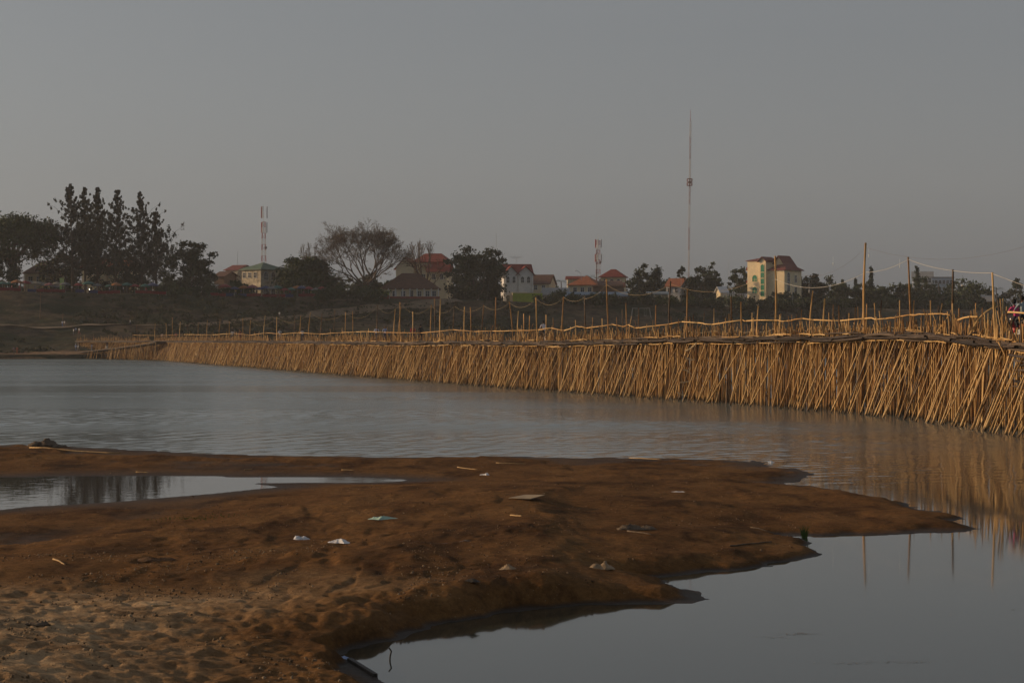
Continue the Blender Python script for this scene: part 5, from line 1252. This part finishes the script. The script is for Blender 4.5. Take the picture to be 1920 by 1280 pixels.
# ------------------------------------------------------------------ people
def skinned(joints, edges, root):
    """joints name->(pos, radius); returns verts, faces of the skinned body"""
    names = list(joints); me = bpy.data.meshes.new('tmp')
    me.from_pydata([joints[n][0] for n in names], [(names.index(a), names.index(b)) for a, b in edges], [])
    o = bpy.data.objects.new('tmp', me); COL.objects.link(o)
    md = o.modifiers.new('s', 'SKIN'); md.use_smooth_shade = True; md.branch_smoothing = 0.4
    sk = me.skin_vertices[0].data
    for i, n in enumerate(names):
        r = joints[n][1]; r = r if isinstance(r, tuple) else (r, r); sk[i].radius = r; sk[i].use_root = (n == root)
    o.modifiers.new('u', 'SUBSURF').levels = 2
    dg = bpy.context.evaluated_depsgraph_get(); dg.update(); ev = o.evaluated_get(dg); m2 = ev.to_mesh()
    V = [tuple(v.co) for v in m2.vertices]; Fc = [tuple(p.vertices) for p in m2.polygons]
    ev.to_mesh_clear(); bpy.data.objects.remove(o); bpy.data.meshes.remove(me)
    return V, Fc
def V3(*a): return Vector(a)
POSES = {}
def pose(name):
    """facing +y, feet on z=0; shirt=0, trousers=1, skin=2, shoe=3, dark=4"""
    if name in POSES: return POSES[name]
    J = {}
    if name in ('stand', 'walk'):
        st = 0.0 if name == 'stand' else 0.26
        J = dict(pel=((0, 0, .92), (.15, .10)), wai=((0, 0, 1.08), (.135, .095)), che=((0, 0.01, 1.28), (.165, .11)), nek=((0, 0, 1.44), (.06, .06)), hb=((0, .01, 1.52), .055))
        for s, x in (('l', -1), ('r', 1)):
            f = st*x
            J.update({s+'hip': ((x*.09, 0, .86), .095), s+'kne': ((x*.10, f*.6+.03, .47), .062), s+'ank': ((x*.10, f-.02, .09), .042), s+'toe': ((x*.11, f+.14, .04), .035),
                      s+'sho': ((x*.185, 0, 1.38), .062), s+'elb': ((x*.24, -f*.4-.02, 1.11), .043), s+'wri': ((x*.235, -f*.7+.06, .88), .03), s+'pal': ((x*.23, -f*.75+.08, .82), (.038, .022))})
    else:      # astride a saddle at z=.80
        ln = .24 if name == 'ride' else .05
        J = dict(pel=((0, -.04, .90), (.15, .11)), wai=((0, .02, 1.06), (.135, .10)), che=((0, .06+ln*.35, 1.27), (.165, .115)), nek=((0, .08+ln*.5, 1.43), (.06, .06)), hb=((0, .10+ln*.5, 1.51), .055))
        for s, x in (('l', -1), ('r', 1)):
            J.update({s+'hip': ((x*.10, .0, .85), .095), s+'kne': ((x*.17, .38, .70 if x < 0 else .62), .065), s+'ank': ((x*.16, .22, .34 if x < 0 else .26), .042), s+'toe': ((x*.17, .36, .30 if x < 0 else .22), .035),
                      s+'sho': ((x*.185, .06+ln*.42, 1.37), .062), s+'elb': ((x*.26, .28, 1.14), .043), s+'wri': ((x*.27, .50, 1.04) if name == 'ride' else (x*.2, .36, 1.02), .03), s+'pal': ((x*.27, .56, 1.03) if name == 'ride' else (x*.16, .42, 1.0), (.038, .022))})
    E = [('pel', 'wai'), ('wai', 'che'), ('che', 'nek'), ('nek', 'hb')]
    for s in 'lr': E += [('pel', s+'hip'), (s+'hip', s+'kne'), (s+'kne', s+'ank'), (s+'ank', s+'toe'), ('che', s+'sho'), (s+'sho', s+'elb'), (s+'elb', s+'wri'), (s+'wri', s+'pal')]
    V, Fc = skinned(J, E, 'pel')
    reg = {('pel', 'wai'): 0, ('wai', 'che'): 0, ('che', 'nek'): 0, ('nek', 'hb'): 2}
    for s in 'lr': reg.update({('pel', s+'hip'): 1, (s+'hip', s+'kne'): 1, (s+'kne', s+'ank'): 1, (s+'ank', s+'toe'): 3, ('che', s+'sho'): 0, (s+'sho', s+'elb'): 0, (s+'elb', s+'wri'): 2, (s+'wri', s+'pal'): 2})
    A = np.array([J[a][0] for a, b in E]); B = np.array([J[b][0] for a, b in E]); kinds = [reg[e] for e in E]
    VV = np.array(V); mats = []
    for f in Fc:
        c = VV[list(f)].mean(0); ab = B-A; t = np.clip(((c-A)*ab).sum(1)/(ab*ab).sum(1), 0, 1); d = np.linalg.norm(c-(A+ab*t[:, None]), axis=1)
        k = kinds[int(d.argmin())]
        if k == 0 and c[2] < J['pel'][0][2]+.02 and name in ('stand', 'walk'): k = 1
        mats.append(k)
    mb = MB(); mb.v = V; mb.f = [list(f) for f in Fc]; mb.m = mats
    hb = Vector(J['hb'][0]); hc = hb+V3(0, .02, .11)
    mb.ball(hc, (.078, .098, .118), 14, 10, 2, lambda p: Vector((p.x*(1-.12*max(0, -p.z)), p.y*(1-.10*max(0, -p.z)), p.z)))
    mb.add([hc+V3(-.014, .088, -.02), hc+V3(.014, .088, -.02), hc+V3(0, .092, .025), hc+V3(0, .122, -.018)], [(0, 1, 3), (1, 2, 3), (2, 0, 3)], 2)      # nose
    for x in (-1, 1):
        mb.ball(hc+V3(x*.078, 0, 0), (.012, .024, .034), 6, 4, 2); mb.ball(hc+V3(x*.032, .088, .012), (.014, .008, .008), 6, 4, 4)
    mb.box(hc.x-.024, hc.x+.024, hc.y+.082, hc.y+.092, hc.z-.062, hc.z-.054, 4)
    for s, x in (('l', -1), ('r', 1)):      # hands: four fingers and a thumb, slightly curled
        w_, p_ = Vector(J[s+'wri'][0]), Vector(J[s+'pal'][0]); d = (p_-w_).normalized(); sd = d.cross(V3(x, 0, 0)).normalized() if name in ('stand', 'walk') else V3(x, 0, 0)
        cu = d.cross(sd).normalized()*(1 if x > 0 else -1)
        for i, l in enumerate((.075, .085, .08, .062)):
            b = p_+sd*(.027-.018*i)+d*.02; mb.tube([b, b+d*l*.5-cu*.006, b+d*l*.8-cu*.025, b+d*l*.85-cu*.05], .0085, 5, 2, r2=.006)
        b = p_+sd*.034-d*.02; mb.tube([b, b+sd*.025+d*.025-cu*.01, b+sd*.03+d*.055-cu*.03], .0095, 5, 2, r2=.007)
    me = mb.mesh('body', True)
    h = MB(); h.ball((0, 0, 0), (.092, .110, .128), 14, 9, 0, lambda p: Vector((p.x, min(p.y, .55)-.08, max(p.z, -.62 if p.y < 0.1 else .25))))
    hm = h.mesh('hair', True)
    POSES[name] = (me, hm, tuple(hc)); return POSES[name]
PMAT = {}
def cm(col, rough=.85):
    k = tuple(col)
    if k not in PMAT: PMAT[k] = mat('cloth_%d' % len(PMAT), col, rough, .25, 12, 0.15)
    return PMAT[k]
SKIN = (.20, .105, .065); HAIR = (.012, .010, .010)
def person(ps, loc, rz, label, shirt, trou, hat=None, group=None, sc=1.0):
    me, hm, hc = pose(ps)
    t = thing('person', loc, rz, label=label, cat='person', group=group); t.scale = (sc, sc, sc)
    for nm, mesh, cols in (('body', me, [shirt, trou, SKIN, (.03, .025, .02), (.02, .015, .012)]), ('hair' if hat is None else 'hat', hm, [hat or HAIR])):
        o = bpy.data.objects.new(nm, mesh); COL.objects.link(o); o.parent = t
        while len(mesh.materials) < len(cols): mesh.materials.append(None)
        for i, c in enumerate(cols): o.material_slots[i].link = 'OBJECT'; o.material_slots[i].material = cm(c)
        if nm != 'body':
            o.location = hc
            if hat: o.scale = (1.15, 1.15, 1.12)
    return t
M_TYRE = mat('tyre', (.02, .02, .02), .9, .2, 8); M_RIM = mat('rim', (.35, .35, .35), .35, .1, 4, metal=.8); M_SEAT = mat('black_seat', (.02, .02, .022), .5, .2, 6)
def wheel(t, y, r, w_):
    m = MB(); k = 18
    for i in range(k):
        pass
    m.tube([(0, y+r*math.cos(a), r+r*0+r*math.sin(a)) for a in np.linspace(0, 2*math.pi, k+1)], w_, 6, cap=False)
    wt = thing_part('wheel', t); m.build('tyre', M_TYRE, wt, smooth=True)
    s = MB(); s.tube([(0, y+(r-w_)*math.cos(a), r+(r-w_)*math.sin(a)) for a in np.linspace(0, 2*math.pi, k+1)], .012, 5, cap=False)
    for a in np.linspace(0, math.pi, 6)[:-1]: s.tube([(0, y+(r-w_)*math.cos(a), r+(r-w_)*math.sin(a)), (0, y-(r-w_)*math.cos(a), r-(r-w_)*math.sin(a))], .006, 4)
    s.tube([(-.04, y, r), (.04, y, r)], .03, 6); s.build('rim', M_RIM, wt)
def thing_part(name, t):
    o = bpy.data.objects.new(name, None); COL.objects.link(o); o.parent = t; o.empty_display_size = .1; return o
def motorbike(loc, rz, label, col, lit=False, group=None):
    t = thing('motorbike', loc, rz, label=label, cat='motorbike', group=group); bm_ = cm(col, .35)
    wheel(t, -.62, .28, .045); wheel(t, .62, .28, .042)
    m = MB(); m.tube([(0, -.55, .60), (0, -.1, .50), (0, .22, .34), (0, .45, .62), (0, .50, .86)], [.09, .12, .13, .07, .06], 8); m.tube([(0, -.85, .66), (0, -.5, .60)], .07, 8, r2=.09); m.build('body', bm_, t, smooth=True)
    m = MB(); m.box(-.09, .09, -.22, .22, .20, .44); m.box(-.12, .12, -.1, .1, .24, .36); m.build('engine', M_RIM, t)
    m = MB(); m.tube([(0, -.82, .74), (0, -.45, .76), (0, -.1, .73), (0, .12, .66)], [.09, .13, .12, .06], 8); m.build('seat', M_SEAT, t, smooth=True)
    m = MB(); m.tube([(-.32, .40, 1.0), (-.16, .48, 1.0), (0, .50, .96), (.16, .48, 1.0), (.32, .40, 1.0)], .016, 6); m.build('handlebar', M_RIM, t)
    m = MB()
    for x in (-.07, .07): m.tube([(x, .50, .92), (x, .62, .28)], .022, 6)
    m.build('fork', M_RIM, t)
    m = MB(); m.lathe([(.02, -.08), (.085, -.02), (.09, .04), (.07, .06)], 10, (0, .56, .88), axis='y')
    hm = M_RIM
    if lit:
        hm = bpy.data.materials.new('headlight_glow'); hm.use_nodes = True; b = hm.node_tree.nodes['Principled BSDF']; b.inputs['Emission Color'].default_value = (1, .85, .6, 1); b.inputs['Emission Strength'].default_value = 12
    m.build('headlight', hm, t, smooth=True)
    m = MB(); m.tube([(.13, .1, .26), (.15, -.3, .26), (.16, -.8, .36)], .03, 6, r2=.045); m.build('exhaust', M_RIM, t)
    m = MB(); m.box(-.06, .06, -.88, -.80, .55, .70); m.build('tail_light', M_REDP, t)
    return t
def bicycle(loc, rz, label):
    t = thing('bicycle', loc, rz, label=label, cat='bicycle'); bm_ = cm((.04, .05, .10), .4)
    wheel(t, -.52, .33, .022); wheel(t, .55, .33, .022)
    m = MB(); A, B, C, D = (0, -.12, .30), (0, -.20, .78), (0, .38, .80), (0, .55, .33)
    for p, q in ((A, B), (B, C), (A, C), ((0, -.52, .33), A), ((0, -.52, .33), B), (C, D)): m.tube([p, q], .018, 6)
    m.build('frame', bm_, t); m = MB(); m.ball((0, -.22, .84), (.09, .14, .04), 8, 5); m.build('saddle', M_SEAT, t, smooth=True)
    m = MB(); m.tube([(0, .38, .8), (0, .36, 1.0)], .016, 6); m.tube([(-.28, .26, 1.02), (-.2, .36, 1.02), (.2, .36, 1.02), (.28, .26, 1.02)], .014, 6); m.build('handlebar', M_RIM, t)
    for s, a in ((-1, .6), (1, 3.7)): m = MB(); c = (s*.07, -.12, .30); q = (s*.09, -.12+.16*math.cos(a), .30+.16*math.sin(a)); m.tube([c, q], .01, 5); m.box(q[0]-.05, q[0]+.05, q[1]-.03, q[1]+.03, q[2]-.01, q[2]+.01); m.build('pedal', M_STEEL, t)
    return t
def on_bridge(px, off):
    s = s_at(px, off); x, y = bpt(s, off); d = (np.interp(s, BS, BD[:, 0]), np.interp(s, BS, BD[:, 1]))
    return (float(x), float(y), float(deck_z(s))+0.13), math.atan2(-d[0], d[1])
# cyclist
loc, rz = on_bridge(1020, 3.4); bicycle(loc, rz, 'dark bicycle ridden along the bridge by the cyclist in white'); person('ride', loc, rz, 'cyclist in a white shirt with dark hair riding along the bridge', (.62, .60, .66), (.02, .02, .025))
for px, off, ps, sh, tr, lb, back, sc in [(706, 3.0, 'walk', (.55, .58, .72), (.05, .06, .1), 'walker in pale blue shirt next to the crossed posts', True, 1), (722, 3.4, 'walk', (.38, .46, .68), (.04, .05, .09), 'walker in light blue shirt just ahead of the crossed posts', True, 1),
        (774, 3.0, 'stand', (.42, .04, .05), (.05, .04, .05), 'person in red shirt standing on the bridge', False, 1), (789, 3.3, 'stand', (.03, .03, .035), (.03, .03, .04), 'person in black clothes beside the one in red', False, 1.05),
        (436, 3.2, 'walk', (.60, .58, .56), (.06, .06, .08), 'walker in white top on the far half of the bridge', False, 1.05), (450, 3.0, 'walk', (.14, .05, .07), (.16, .03, .04), 'walker in dark red beside the one in white top', False, 1.05),
        (516, 3.0, 'stand', (.04, .04, .05), (.04, .04, .05), 'person in dark clothes beside the white shirted rider', False, 1.05), (567, 3.0, 'stand', (.55, .56, .60), (.10, .10, .12), 'person in grey white shirt alone on the far bridge', False, .95),
        (304, 3.2, 'walk', (.5, .4, .35), (.06, .05, .05), 'walker in tan shirt where the ramp joins the bridge', False, 1.0), (330, 3.0, 'walk', (.4, .12, .1), (.05, .05, .06), 'walker in brick red shirt near the ramp head', False, 1.0)]:
    loc, rz = on_bridge(px, off); person(ps, loc, rz+(math.pi if back else 0), lb, sh, tr, sc=sc)
loc, rz = on_bridge(524, 3.0); motorbike(loc, rz+math.pi, 'motorbike on the far half of the bridge', (.05, .05, .06)); person('ride', loc, rz+math.pi, 'rider in white shirt on a motorbike on the far half of the bridge', (.62, .62, .64), (.04, .04, .05))
# two on a motorbike at the landing
s = s_at(1908, 3.3); x, y = bpt(s, 3.2); dz = float(deck_z(s))+0.42
loc = Vector((PX(1910, float(y)), float(y), float(deck_z(s))+0.13)); rz = R(20)
motorbike(loc, rz, 'red motorbike carrying two people at the near landing of the bridge', (.45, .03, .03))
fw = Vector((-math.sin(rz), math.cos(rz), 0))
person('ride', loc+fw*.16+V3(0, 0, .04), rz, 'motorbike driver in pink shirt and black cap at the near landing', (.55, .06, .20), (.03, .03, .045), (.012, .012, .014), sc=1.0)
person('sit', loc-fw*.40+V3(0, 0, .12), rz-.1, 'passenger in grey blue shirt on the motorbike at the near landing', (.27, .33, .36), (.03, .035, .05), sc=1.05)
# on the beach, the ramp and the track
def at_bank(px, t): x, y = bank_pt(px, t); return (x, y, zf(x, y)+.06)
tt0 = 0.70; p0 = Vector((ra[0], ra[1], 0))+RD*tt0
ld = (p0.x, p0.y, rz_ramp(tt0)+0.02); motorbike(ld, math.atan2(RDN.x, -RDN.y), 'motorbike climbing the bamboo ramp', (.55, .55, .52)); person('ride', ld, math.atan2(RDN.x, -RDN.y), 'rider in black on the motorbike climbing the ramp', (.03, .03, .035), (.04, .04, .05))
for px, t_, ps, sh, tr, lb, hat in [(142, 7, 'walk', (.40, .50, .72), (.10, .12, .2), 'walker in pale blue shirt and white hat on the far beach', (.6, .6, .58)), (146.5, 6.6, 'walk', (.62, .62, .60), (.25, .2, .16), 'walker in white shirt beside the white hatted one', (.55, .52, .48)),
        (26, 6, 'stand', (.20, .16, .22), (.08, .06, .07), 'person in dusky clothes alone on the far beach', None), (32, 6.4, 'stand', (.35, .10, .06), (.3, .1, .06), 'small figure in rust clothes on the far beach', None),
        (172, 8, 'stand', (.28, .32, .42), (.2, .22, .28), 'person in grey blue beside the foot of the ramp', None),
        (138, 33, 'stand', (.58, .58, .60), (.07, .08, .12), 'person in white shirt at the bridge head, with dark trousers', None), (142, 34, 'walk', (.30, .36, .50), (.05, .05, .07), 'person in blue grey shirt at the bridge head', None), (148.5, 33, 'walk', (.66, .62, .60), (.3, .1, .08), 'person in white shirt and red trousers at the bridge head', None),
        (117, 43, 'walk', (.55, .60, .70), (.07, .12, .28), 'person in pale shirt and blue trousers on the dirt track', None), (121, 43.4, 'walk', (.60, .58, .56), (.15, .14, .14), 'person in white shirt and grey trousers on the dirt track', None), (244, 46, 'walk', (.62, .64, .66), (.06, .06, .08), 'person in white walking alone on the track above the bridge', None), (524, 64, 'stand', (.60, .62, .62), (.08, .08, .1), 'person in white on the upper track', None), (417, 55, 'stand', (.05, .05, .06), (.04, .04, .05), 'person in black on the upper track', None)]:
    person(ps, at_bank(px, t_), random.uniform(0, 6), lb, sh, tr, hat)
ld = at_bank(167, 89.2); motorbike(ld, R(200), 'motorbike with its lamp lit on the embankment road', (.05, .05, .06), True)
# market goers behind the tables
random.seed(61)
COLS = [(.5, .5, .52), (.35, .05, .06), (.07, .09, .22), (.05, .05, .05), (.4, .3, .12), (.16, .25, .22), (.45, .2, .25)]
for px in list(range(8, 300, 14))+list(range(402, 612, 13)):
    w_ = 'under the casuarinas' if px < 350 else 'before the green roofed house'; q = random.randrange(7)
    nm = ['pale', 'red', 'blue', 'black', 'ochre', 'green', 'pink'][q]
    person(random.choice(['stand', 'walk']), at_bank(px+random.uniform(-3, 3), 90.2+random.uniform(0, 2)), random.uniform(0, 6), f'market goer in {nm} clothes among the stalls {w_}', COLS[q], random.choice([(.05, .05, .07), (.12, .1, .08), (.05, .07, .15)]), group=f'{nm} clad market goers {w_}')

# ------------------------------------------------------------------ things lying on the sand
M_BAG = mat('white_plastic_bag', (.70, .70, .72), .35, .2, 14, .4); M_GBAG = mat('green_plastic_bag', (.42, .60, .50), .35, .25, 14, .4); M_BBAG = mat('blue_plastic_bag', (.40, .50, .75), .35, .25, 14, .4)
M_CARD = mat('cardboard', (.34, .26, .17), .9, .2, 6, .2); M_RAG = mat('muddy_sacking', (.14, .105, .075), .95, .5, 6, .6); M_ROCK = mat('pale_stone', (.34, .25, .16), .9, .35, 7, .5); M_STICK = mat('dry_stick', (.40, .27, .13), .8, .3, 9); M_DKWOOD = mat('wet_timber', (.035, .028, .022), .6, .4, 6, .4)
def sand_at(px, py, z=.3):
    for _ in range(6):
        Y = GY(py, z); X = PX(px, Y); z = zs(X, Y)
    return X, Y, z
def crumple(name, px, py, w_, d_, h_, m_, label, cat, seed, edge=.35):
    X, Y, z = sand_at(px, py); random.seed(seed); n = 16; k = 8; mb = MB(); v = []; f = []
    ph = [random.random()*9 for _ in range(8)]
    for i in range(k+1):
        r = i/k
        for j in range(n):
            a = 2*math.pi*j/n; ww = 1+edge*math.sin(2*a+ph[0])*.6+edge*math.sin(3*a+ph[1])*.5+.12*math.sin(7*a+ph[2])
            xx, yy = r*math.cos(a), r*math.sin(a)
            hh = .72*h_*(1-r**3.2)*(0.60+.26*math.sin(3.1*xx+ph[3])*math.cos(2.6*yy+ph[4])+.16*math.sin(4.3*xx+2*yy+ph[5])+.08*math.cos(7*yy-4*xx+ph[6]))
            hh *= 1+(random.uniform(-.35, .35) if 0 < i < k else 0)
            v.append((r*w_/2*ww*math.cos(a), r*d_/2*ww*math.sin(a), max(hh, 0)+.008+(.02*h_ if r == 1 else 0)))
    for i in range(k):
        for j in range(n): f.append((i*n+j, (i+1)*n+j, (i+1)*n+(j+1) % n, i*n+(j+1) % n))
    b0 = k*n; f.append(tuple(reversed([b0+j for j in range(n)]))); mb.add(v, f)
    o = mb.build(name, m_, None, (X, Y, z-.012), (0, 0, random.gauss(0, .3)), cat != 'bag'); return tag(o, label, cat)
def lying(name, px0, py0, px1, py1, r_, m_, label, cat='stick', lift=.0, group=None):
    A = sand_at(px0, py0); B = sand_at(px1, py1); mb = MB(); n = 6; o3 = Vector(A); pts = []
    for i in range(n+1):
        q = Vector(A).lerp(Vector(B), i/n); q.z = max(q.z, zs(q.x, q.y)+r_*.8)+lift; pts.append(q-o3+Vector((random.gauss(0, r_*.5), random.gauss(0, r_*.5), 0)))
    mb.tube(pts, r_, 6, r2=r_*.7); return tag(mb.build(name, m_, None, tuple(A), None, True), label, cat, group)
crumple('plastic_bag', 563, 1010, .26, .22, .14, M_BAG, 'rounded white plastic bag on the sand', 'bag', 1); crumple('plastic_bag', 634, 1018, .38, .24, .10, M_BAG, 'flat torn white plastic bag on the sand', 'bag', 2, .5)
crumple('plastic_bag', 910, 890, .24, .2, .09, M_BAG, 'small white bag near the far edge of the sand bar', 'bag', 3); crumple('plastic_bag', 720, 973, .52, .26, .09, M_GBAG, 'pale green plastic bag on the sand', 'bag', 4, .6)
crumple('plastic_bag', 1446, 869, .32, .2, .10, M_BAG, 'white bag on the pointed tip of the sand bar', 'bag', 5); crumple('plastic_bag', 642, 1234, .20, .16, .05, M_BBAG, 'crumpled bluish bag by the dark plank', 'bag', 6)
crumple('plastic_bag', 1272, 922, .36, .12, .04, M_BAG, 'long scrap of white wrapping on the sand bar', 'wrapping', 7, .6); crumple('stone', 951, 1067, .22, .16, .12, M_ROCK, 'pale lump of stone above the still backwater', 'stone', 8)
crumple('sacking', 1180, 992, .58, .4, .17, M_RAG, 'muddy grey sack on the right of the sand bar', 'sack', 9, .5); crumple('sacking', 1212, 991, .5, .3, .09, M_RAG, 'smaller muddy rag beside the grey sack', 'rag', 10, .5)
crumple('sacking', 80, 836, 1.0, .7, .42, M_RAG, 'brown heap of sacking at the river edge', 'sack', 11, .5); crumple('sacking', 106, 838, .9, .5, .16, M_RAG, 'dark flat rag beside the heap of sacking', 'rag', 12, .6)
crumple('sacking', 1132, 1118, .34, .24, .17, M_ROCK, 'pale folded rag at the foot of the cut bank', 'rag', 13, .5); crumple('clod', 285, 1050, .6, .4, .13, mat('clod_earth', (.13, .07, .035), .95, .4, 6, .6), 'reddish clod of earth in the middle of the sand', 'clod', 14); crumple('clod', 70, 1171, .26, .2, .09, M_RAG, 'dark clod on the dry sand', 'clod', 15); crumple('clod', 884, 1090, .22, .2, .07, M_DKWOOD, 'black clod on the lip of the cut bank', 'clod', 16)
# cardboard sheet, bent along the middle
X, Y, z = sand_at(986, 934); mb = MB()
P8 = [(-.36, -.22, .012), (.10, -.46, .012), (.40, .12, .05), (-.02, .44, .03), (.0, -.02, .018)]; v = [Vector(p) for p in P8]; v2 = [p-V3(0, 0, .012) for p in v]
mb.add(v+v2, [(0, 1, 4), (1, 2, 4), (2, 3, 4), (3, 0, 4), (5, 9, 6), (6, 9, 7), (7, 9, 8), (8, 9, 5), (0, 5, 6, 1), (1, 6, 7, 2), (2, 7, 8, 3), (3, 8, 5, 0)])
tag(mb.build('cardboard_sheet', M_CARD, None, (X, Y, z+.02)), 'bent sheet of cardboard lying on the sand', 'cardboard')
lying('bamboo_cane', 55, 840, 228, 850, .028, M_STICK, 'long pale bamboo cane lying near the heap of sacking', 'cane')
for a, lb in [((857, 876, 895, 880), 'pale cane near the small white bag'), ((640, 881, 664, 882), 'short cane beyond the end of the puddle'), ((958, 966, 979, 968), 'short pale stick past the cardboard'), ((1176, 996, 1222, 1003), 'split cane in front of the grey sack'), ((1368, 1024, 1446, 1016), 'grey stick by the notched bank'), ((285, 1133, 320, 1136), 'straw coloured cane on the dry sand'), ((100, 1049, 122, 1059), 'reddish cane at the left of the sand'), ((255, 885, 278, 886), 'cane beside the puddle'), ((458, 881, 474, 880), 'bent scrap of cane over the puddle'), ((1180, 858, 1240, 862), 'cane at the far rim of the bar'), ((930, 868, 985, 870), 'thin cane along the far rim of the bar'), ((1408, 989, 1450, 992), 'dark root on the right of the bar')]:
    lying('stick', *a, .014, M_STICK if 'grey' not in lb and 'dark' not in lb else M_RAG, lb)
A = Vector(sand_at(655, 1238)); B = Vector(sand_at(704, 1268)); mb = MB(); mb.box(0, (B-A).length, -.025, .025, -.04, .006)
o = mb.build('plank', M_DKWOOD, None, tuple(A+V3(0, 0, .03))); tag(o, 'dark wet plank on the edge of the near bank', 'plank'); dd = B-A; o.rotation_euler = (0, -math.atan2(dd.z, math.hypot(dd.x, dd.y)), math.atan2(dd.y, dd.x))
Y = GY(1236); mb = MB(); mb.tube([(0, 0, -.2), (.015, 0, .04), (.03, 0, .10), (.0, .01, .14)], .010, 5); tag(mb.build('stick', M_DKWOOD, None, (PX(729, Y), Y, 0)), 'bent black twig poking out of the water', 'stick')
# grass tuft on the notched bank, sparse grass by the puddle
M_GRASS = leaf_mat('grass', (.03, .06, .012), (.05, .10, .018), (.09, .14, .03))
def tuft(px, py, n, h, spread, label, seed, kind=None):
    X, Y, z = sand_at(px, py); random.seed(seed); V = []; Q = []
    for i in range(n):
        a = random.random()*6.28; r_ = spread*random.random(); x, y = r_*math.cos(a), r_*.6*math.sin(a); hh = h*random.uniform(.5, 1); l = random.gauss(0, .3)*hh; b = len(V)
        zz_ = zs(X+x, Y+y)-z
        V += [(x-.006, y, zz_-.01), (x+.006, y, zz_-.01), (x+l*.5+.004, y, zz_+hh*.6), (x+l*.5-.004, y, zz_+hh*.6), (x+l, y, zz_+hh)]; Q += [(b, b+1, b+2, b+3), (b+3, b+2, b+4, b+4)]
    me = bpy.data.meshes.new('grass_tuft'); me.from_pydata(V, [], [q if q[2] != q[3] else q[:3] for q in Q]); at = me.attributes.new('tint', 'FLOAT', 'POINT'); at.data.foreach_set('value', RNG.random(len(V)).astype(np.float32))
    tag(link('grass_tuft', me, None, (X, Y, z), M_GRASS), label, 'grass', kind=kind)
tuft(1508, 1000, 50, .30, .07, 'bright green grass tuft at the notch of the bank', 1); tuft(370, 972, 110, .05, 1.1, 'sparse low green grass below the puddle', 2, 'stuff')
# crumbs of earth and shell scattered over the bar
ico = [(0, 0, 1), (.9, 0, .4), (.28, .85, .4), (-.72, .53, .4), (-.72, -.53, .4), (.28, -.85, .4), (.6, .5, -.3), (-.5, .7, -.3), (-.6, -.6, -.3), (.5, -.7, -.3)]
icf = [(0, 1, 2), (0, 2, 3), (0, 3, 4), (0, 4, 5), (0, 5, 1), (1, 6, 2), (2, 7, 3), (3, 8, 4), (4, 8, 9), (4, 9, 5), (5, 9, 1), (1, 9, 6), (2, 6, 7), (3, 7, 8)]
def crumbs(name, n, ylo, yhi, xr, smin, smax, m_, label, seed):
    r = np.random.default_rng(seed); Y = 1/(r.uniform(1/yhi, 1/ylo, n)); X = Y*r.uniform(*xr, n)
    h, do, dp, dr, u = sand_h(X, Y); k = (do > .4) & (dp > .3); X, Y, h = X[k], Y[k], h[k]
    cl = vnoise(X*.9, Y*.6, 80)+r.uniform(-.25, .25, len(X)); k = cl > .05; X, Y, h = X[k], Y[k], h[k]; n = len(X)
    s = smin*(smax/smin)**(r.random(n)**2.2); A = np.array(ico); V = A[None]*(s[:, None]*r.uniform(.6, 1.2, (n, 3)))[:, None, :]+r.normal(0, .12, (n, len(A), 3))*s[:, None, None]
    V = V+np.stack([X, Y, h+s*.15], 1)[:, None, :]; Fq = (np.array(icf)[None]+(np.arange(n)*len(A))[:, None, None]).reshape(-1, 3)
    tag(link(name, np_mesh(name, V.reshape(-1, 3), Fq, False, np.repeat(r.random(n), len(A))), None, None, m_), label, 'crumbs', kind='stuff')
crumbs('sand_crumbs', 12000, 17, 36, (-.26, -.03), .005, .030, leaf_mat('crumb_earth', (.06, .04, .022), (.17, .115, .065), (.30, .22, .14)), 'crumbs of dried sand and earth on the dry mound', 3)
crumbs('shell_grit', 14000, 28, 70, (-.25, .16), .006, .022, leaf_mat('grit', (.03, .018, .01), (.10, .055, .028), (.26, .17, .10)), 'scattered grit and shell bits on the sand bar', 4)
# floating scum on the backwater
r = np.random.default_rng(8); V = []; Q = []
for cx, cy, w_, n in [(1493, 1188, 36, 70), (1455, 1195, 50, 26), (1690, 1241, 70, 60), (1600, 1243, 60, 24), (1770, 1152, 26, 12), (1900, 1141, 22, 12)]:
    for _ in range(n):
        px_, py_ = cx+r.normal(0, w_*.5), cy+r.normal(0, 1.3); Y = GY(py_); X = PX(px_, Y); s = r.uniform(.004, .012); a = r.random()*6.3; b = len(V)
        for q in range(4): V.append((X+s*math.cos(a+q*1.57)*r.uniform(.5, 1.4), Y+s*math.sin(a+q*1.57)*1.5, .006))
        Q.append((b, b+1, b+2, b+3))
tag(link('floating_scum', np_mesh('floating_scum', V, Q), None, None, M_RAG), 'thin streaks of floating scum on the still backwater', 'scum', kind='stuff')
# ------------------------------------------------------------------ air
hz = MB().box(-620, 620, -120, 1440, -3, 112).build('haze', None); hz.data.materials.clear()
hm = bpy.data.materials.new('haze_air'); hm.use_nodes = True; n = hm.node_tree.nodes; n.remove(n['Principled BSDF'])
pv = n.new('ShaderNodeVolumePrincipled'); pv.inputs['Color'].default_value = (.90, .93, 1.0, 1); pv.inputs['Density'].default_value = 0.00012; pv.inputs['Anisotropy'].default_value = 0.0
hm.node_tree.links.new(pv.outputs[0], n['Material Output'].inputs['Volume']); hz.data.materials.append(hm); tag(hz, 'thin pale dusty haze in the air over the river', 'haze', kind='stuff')
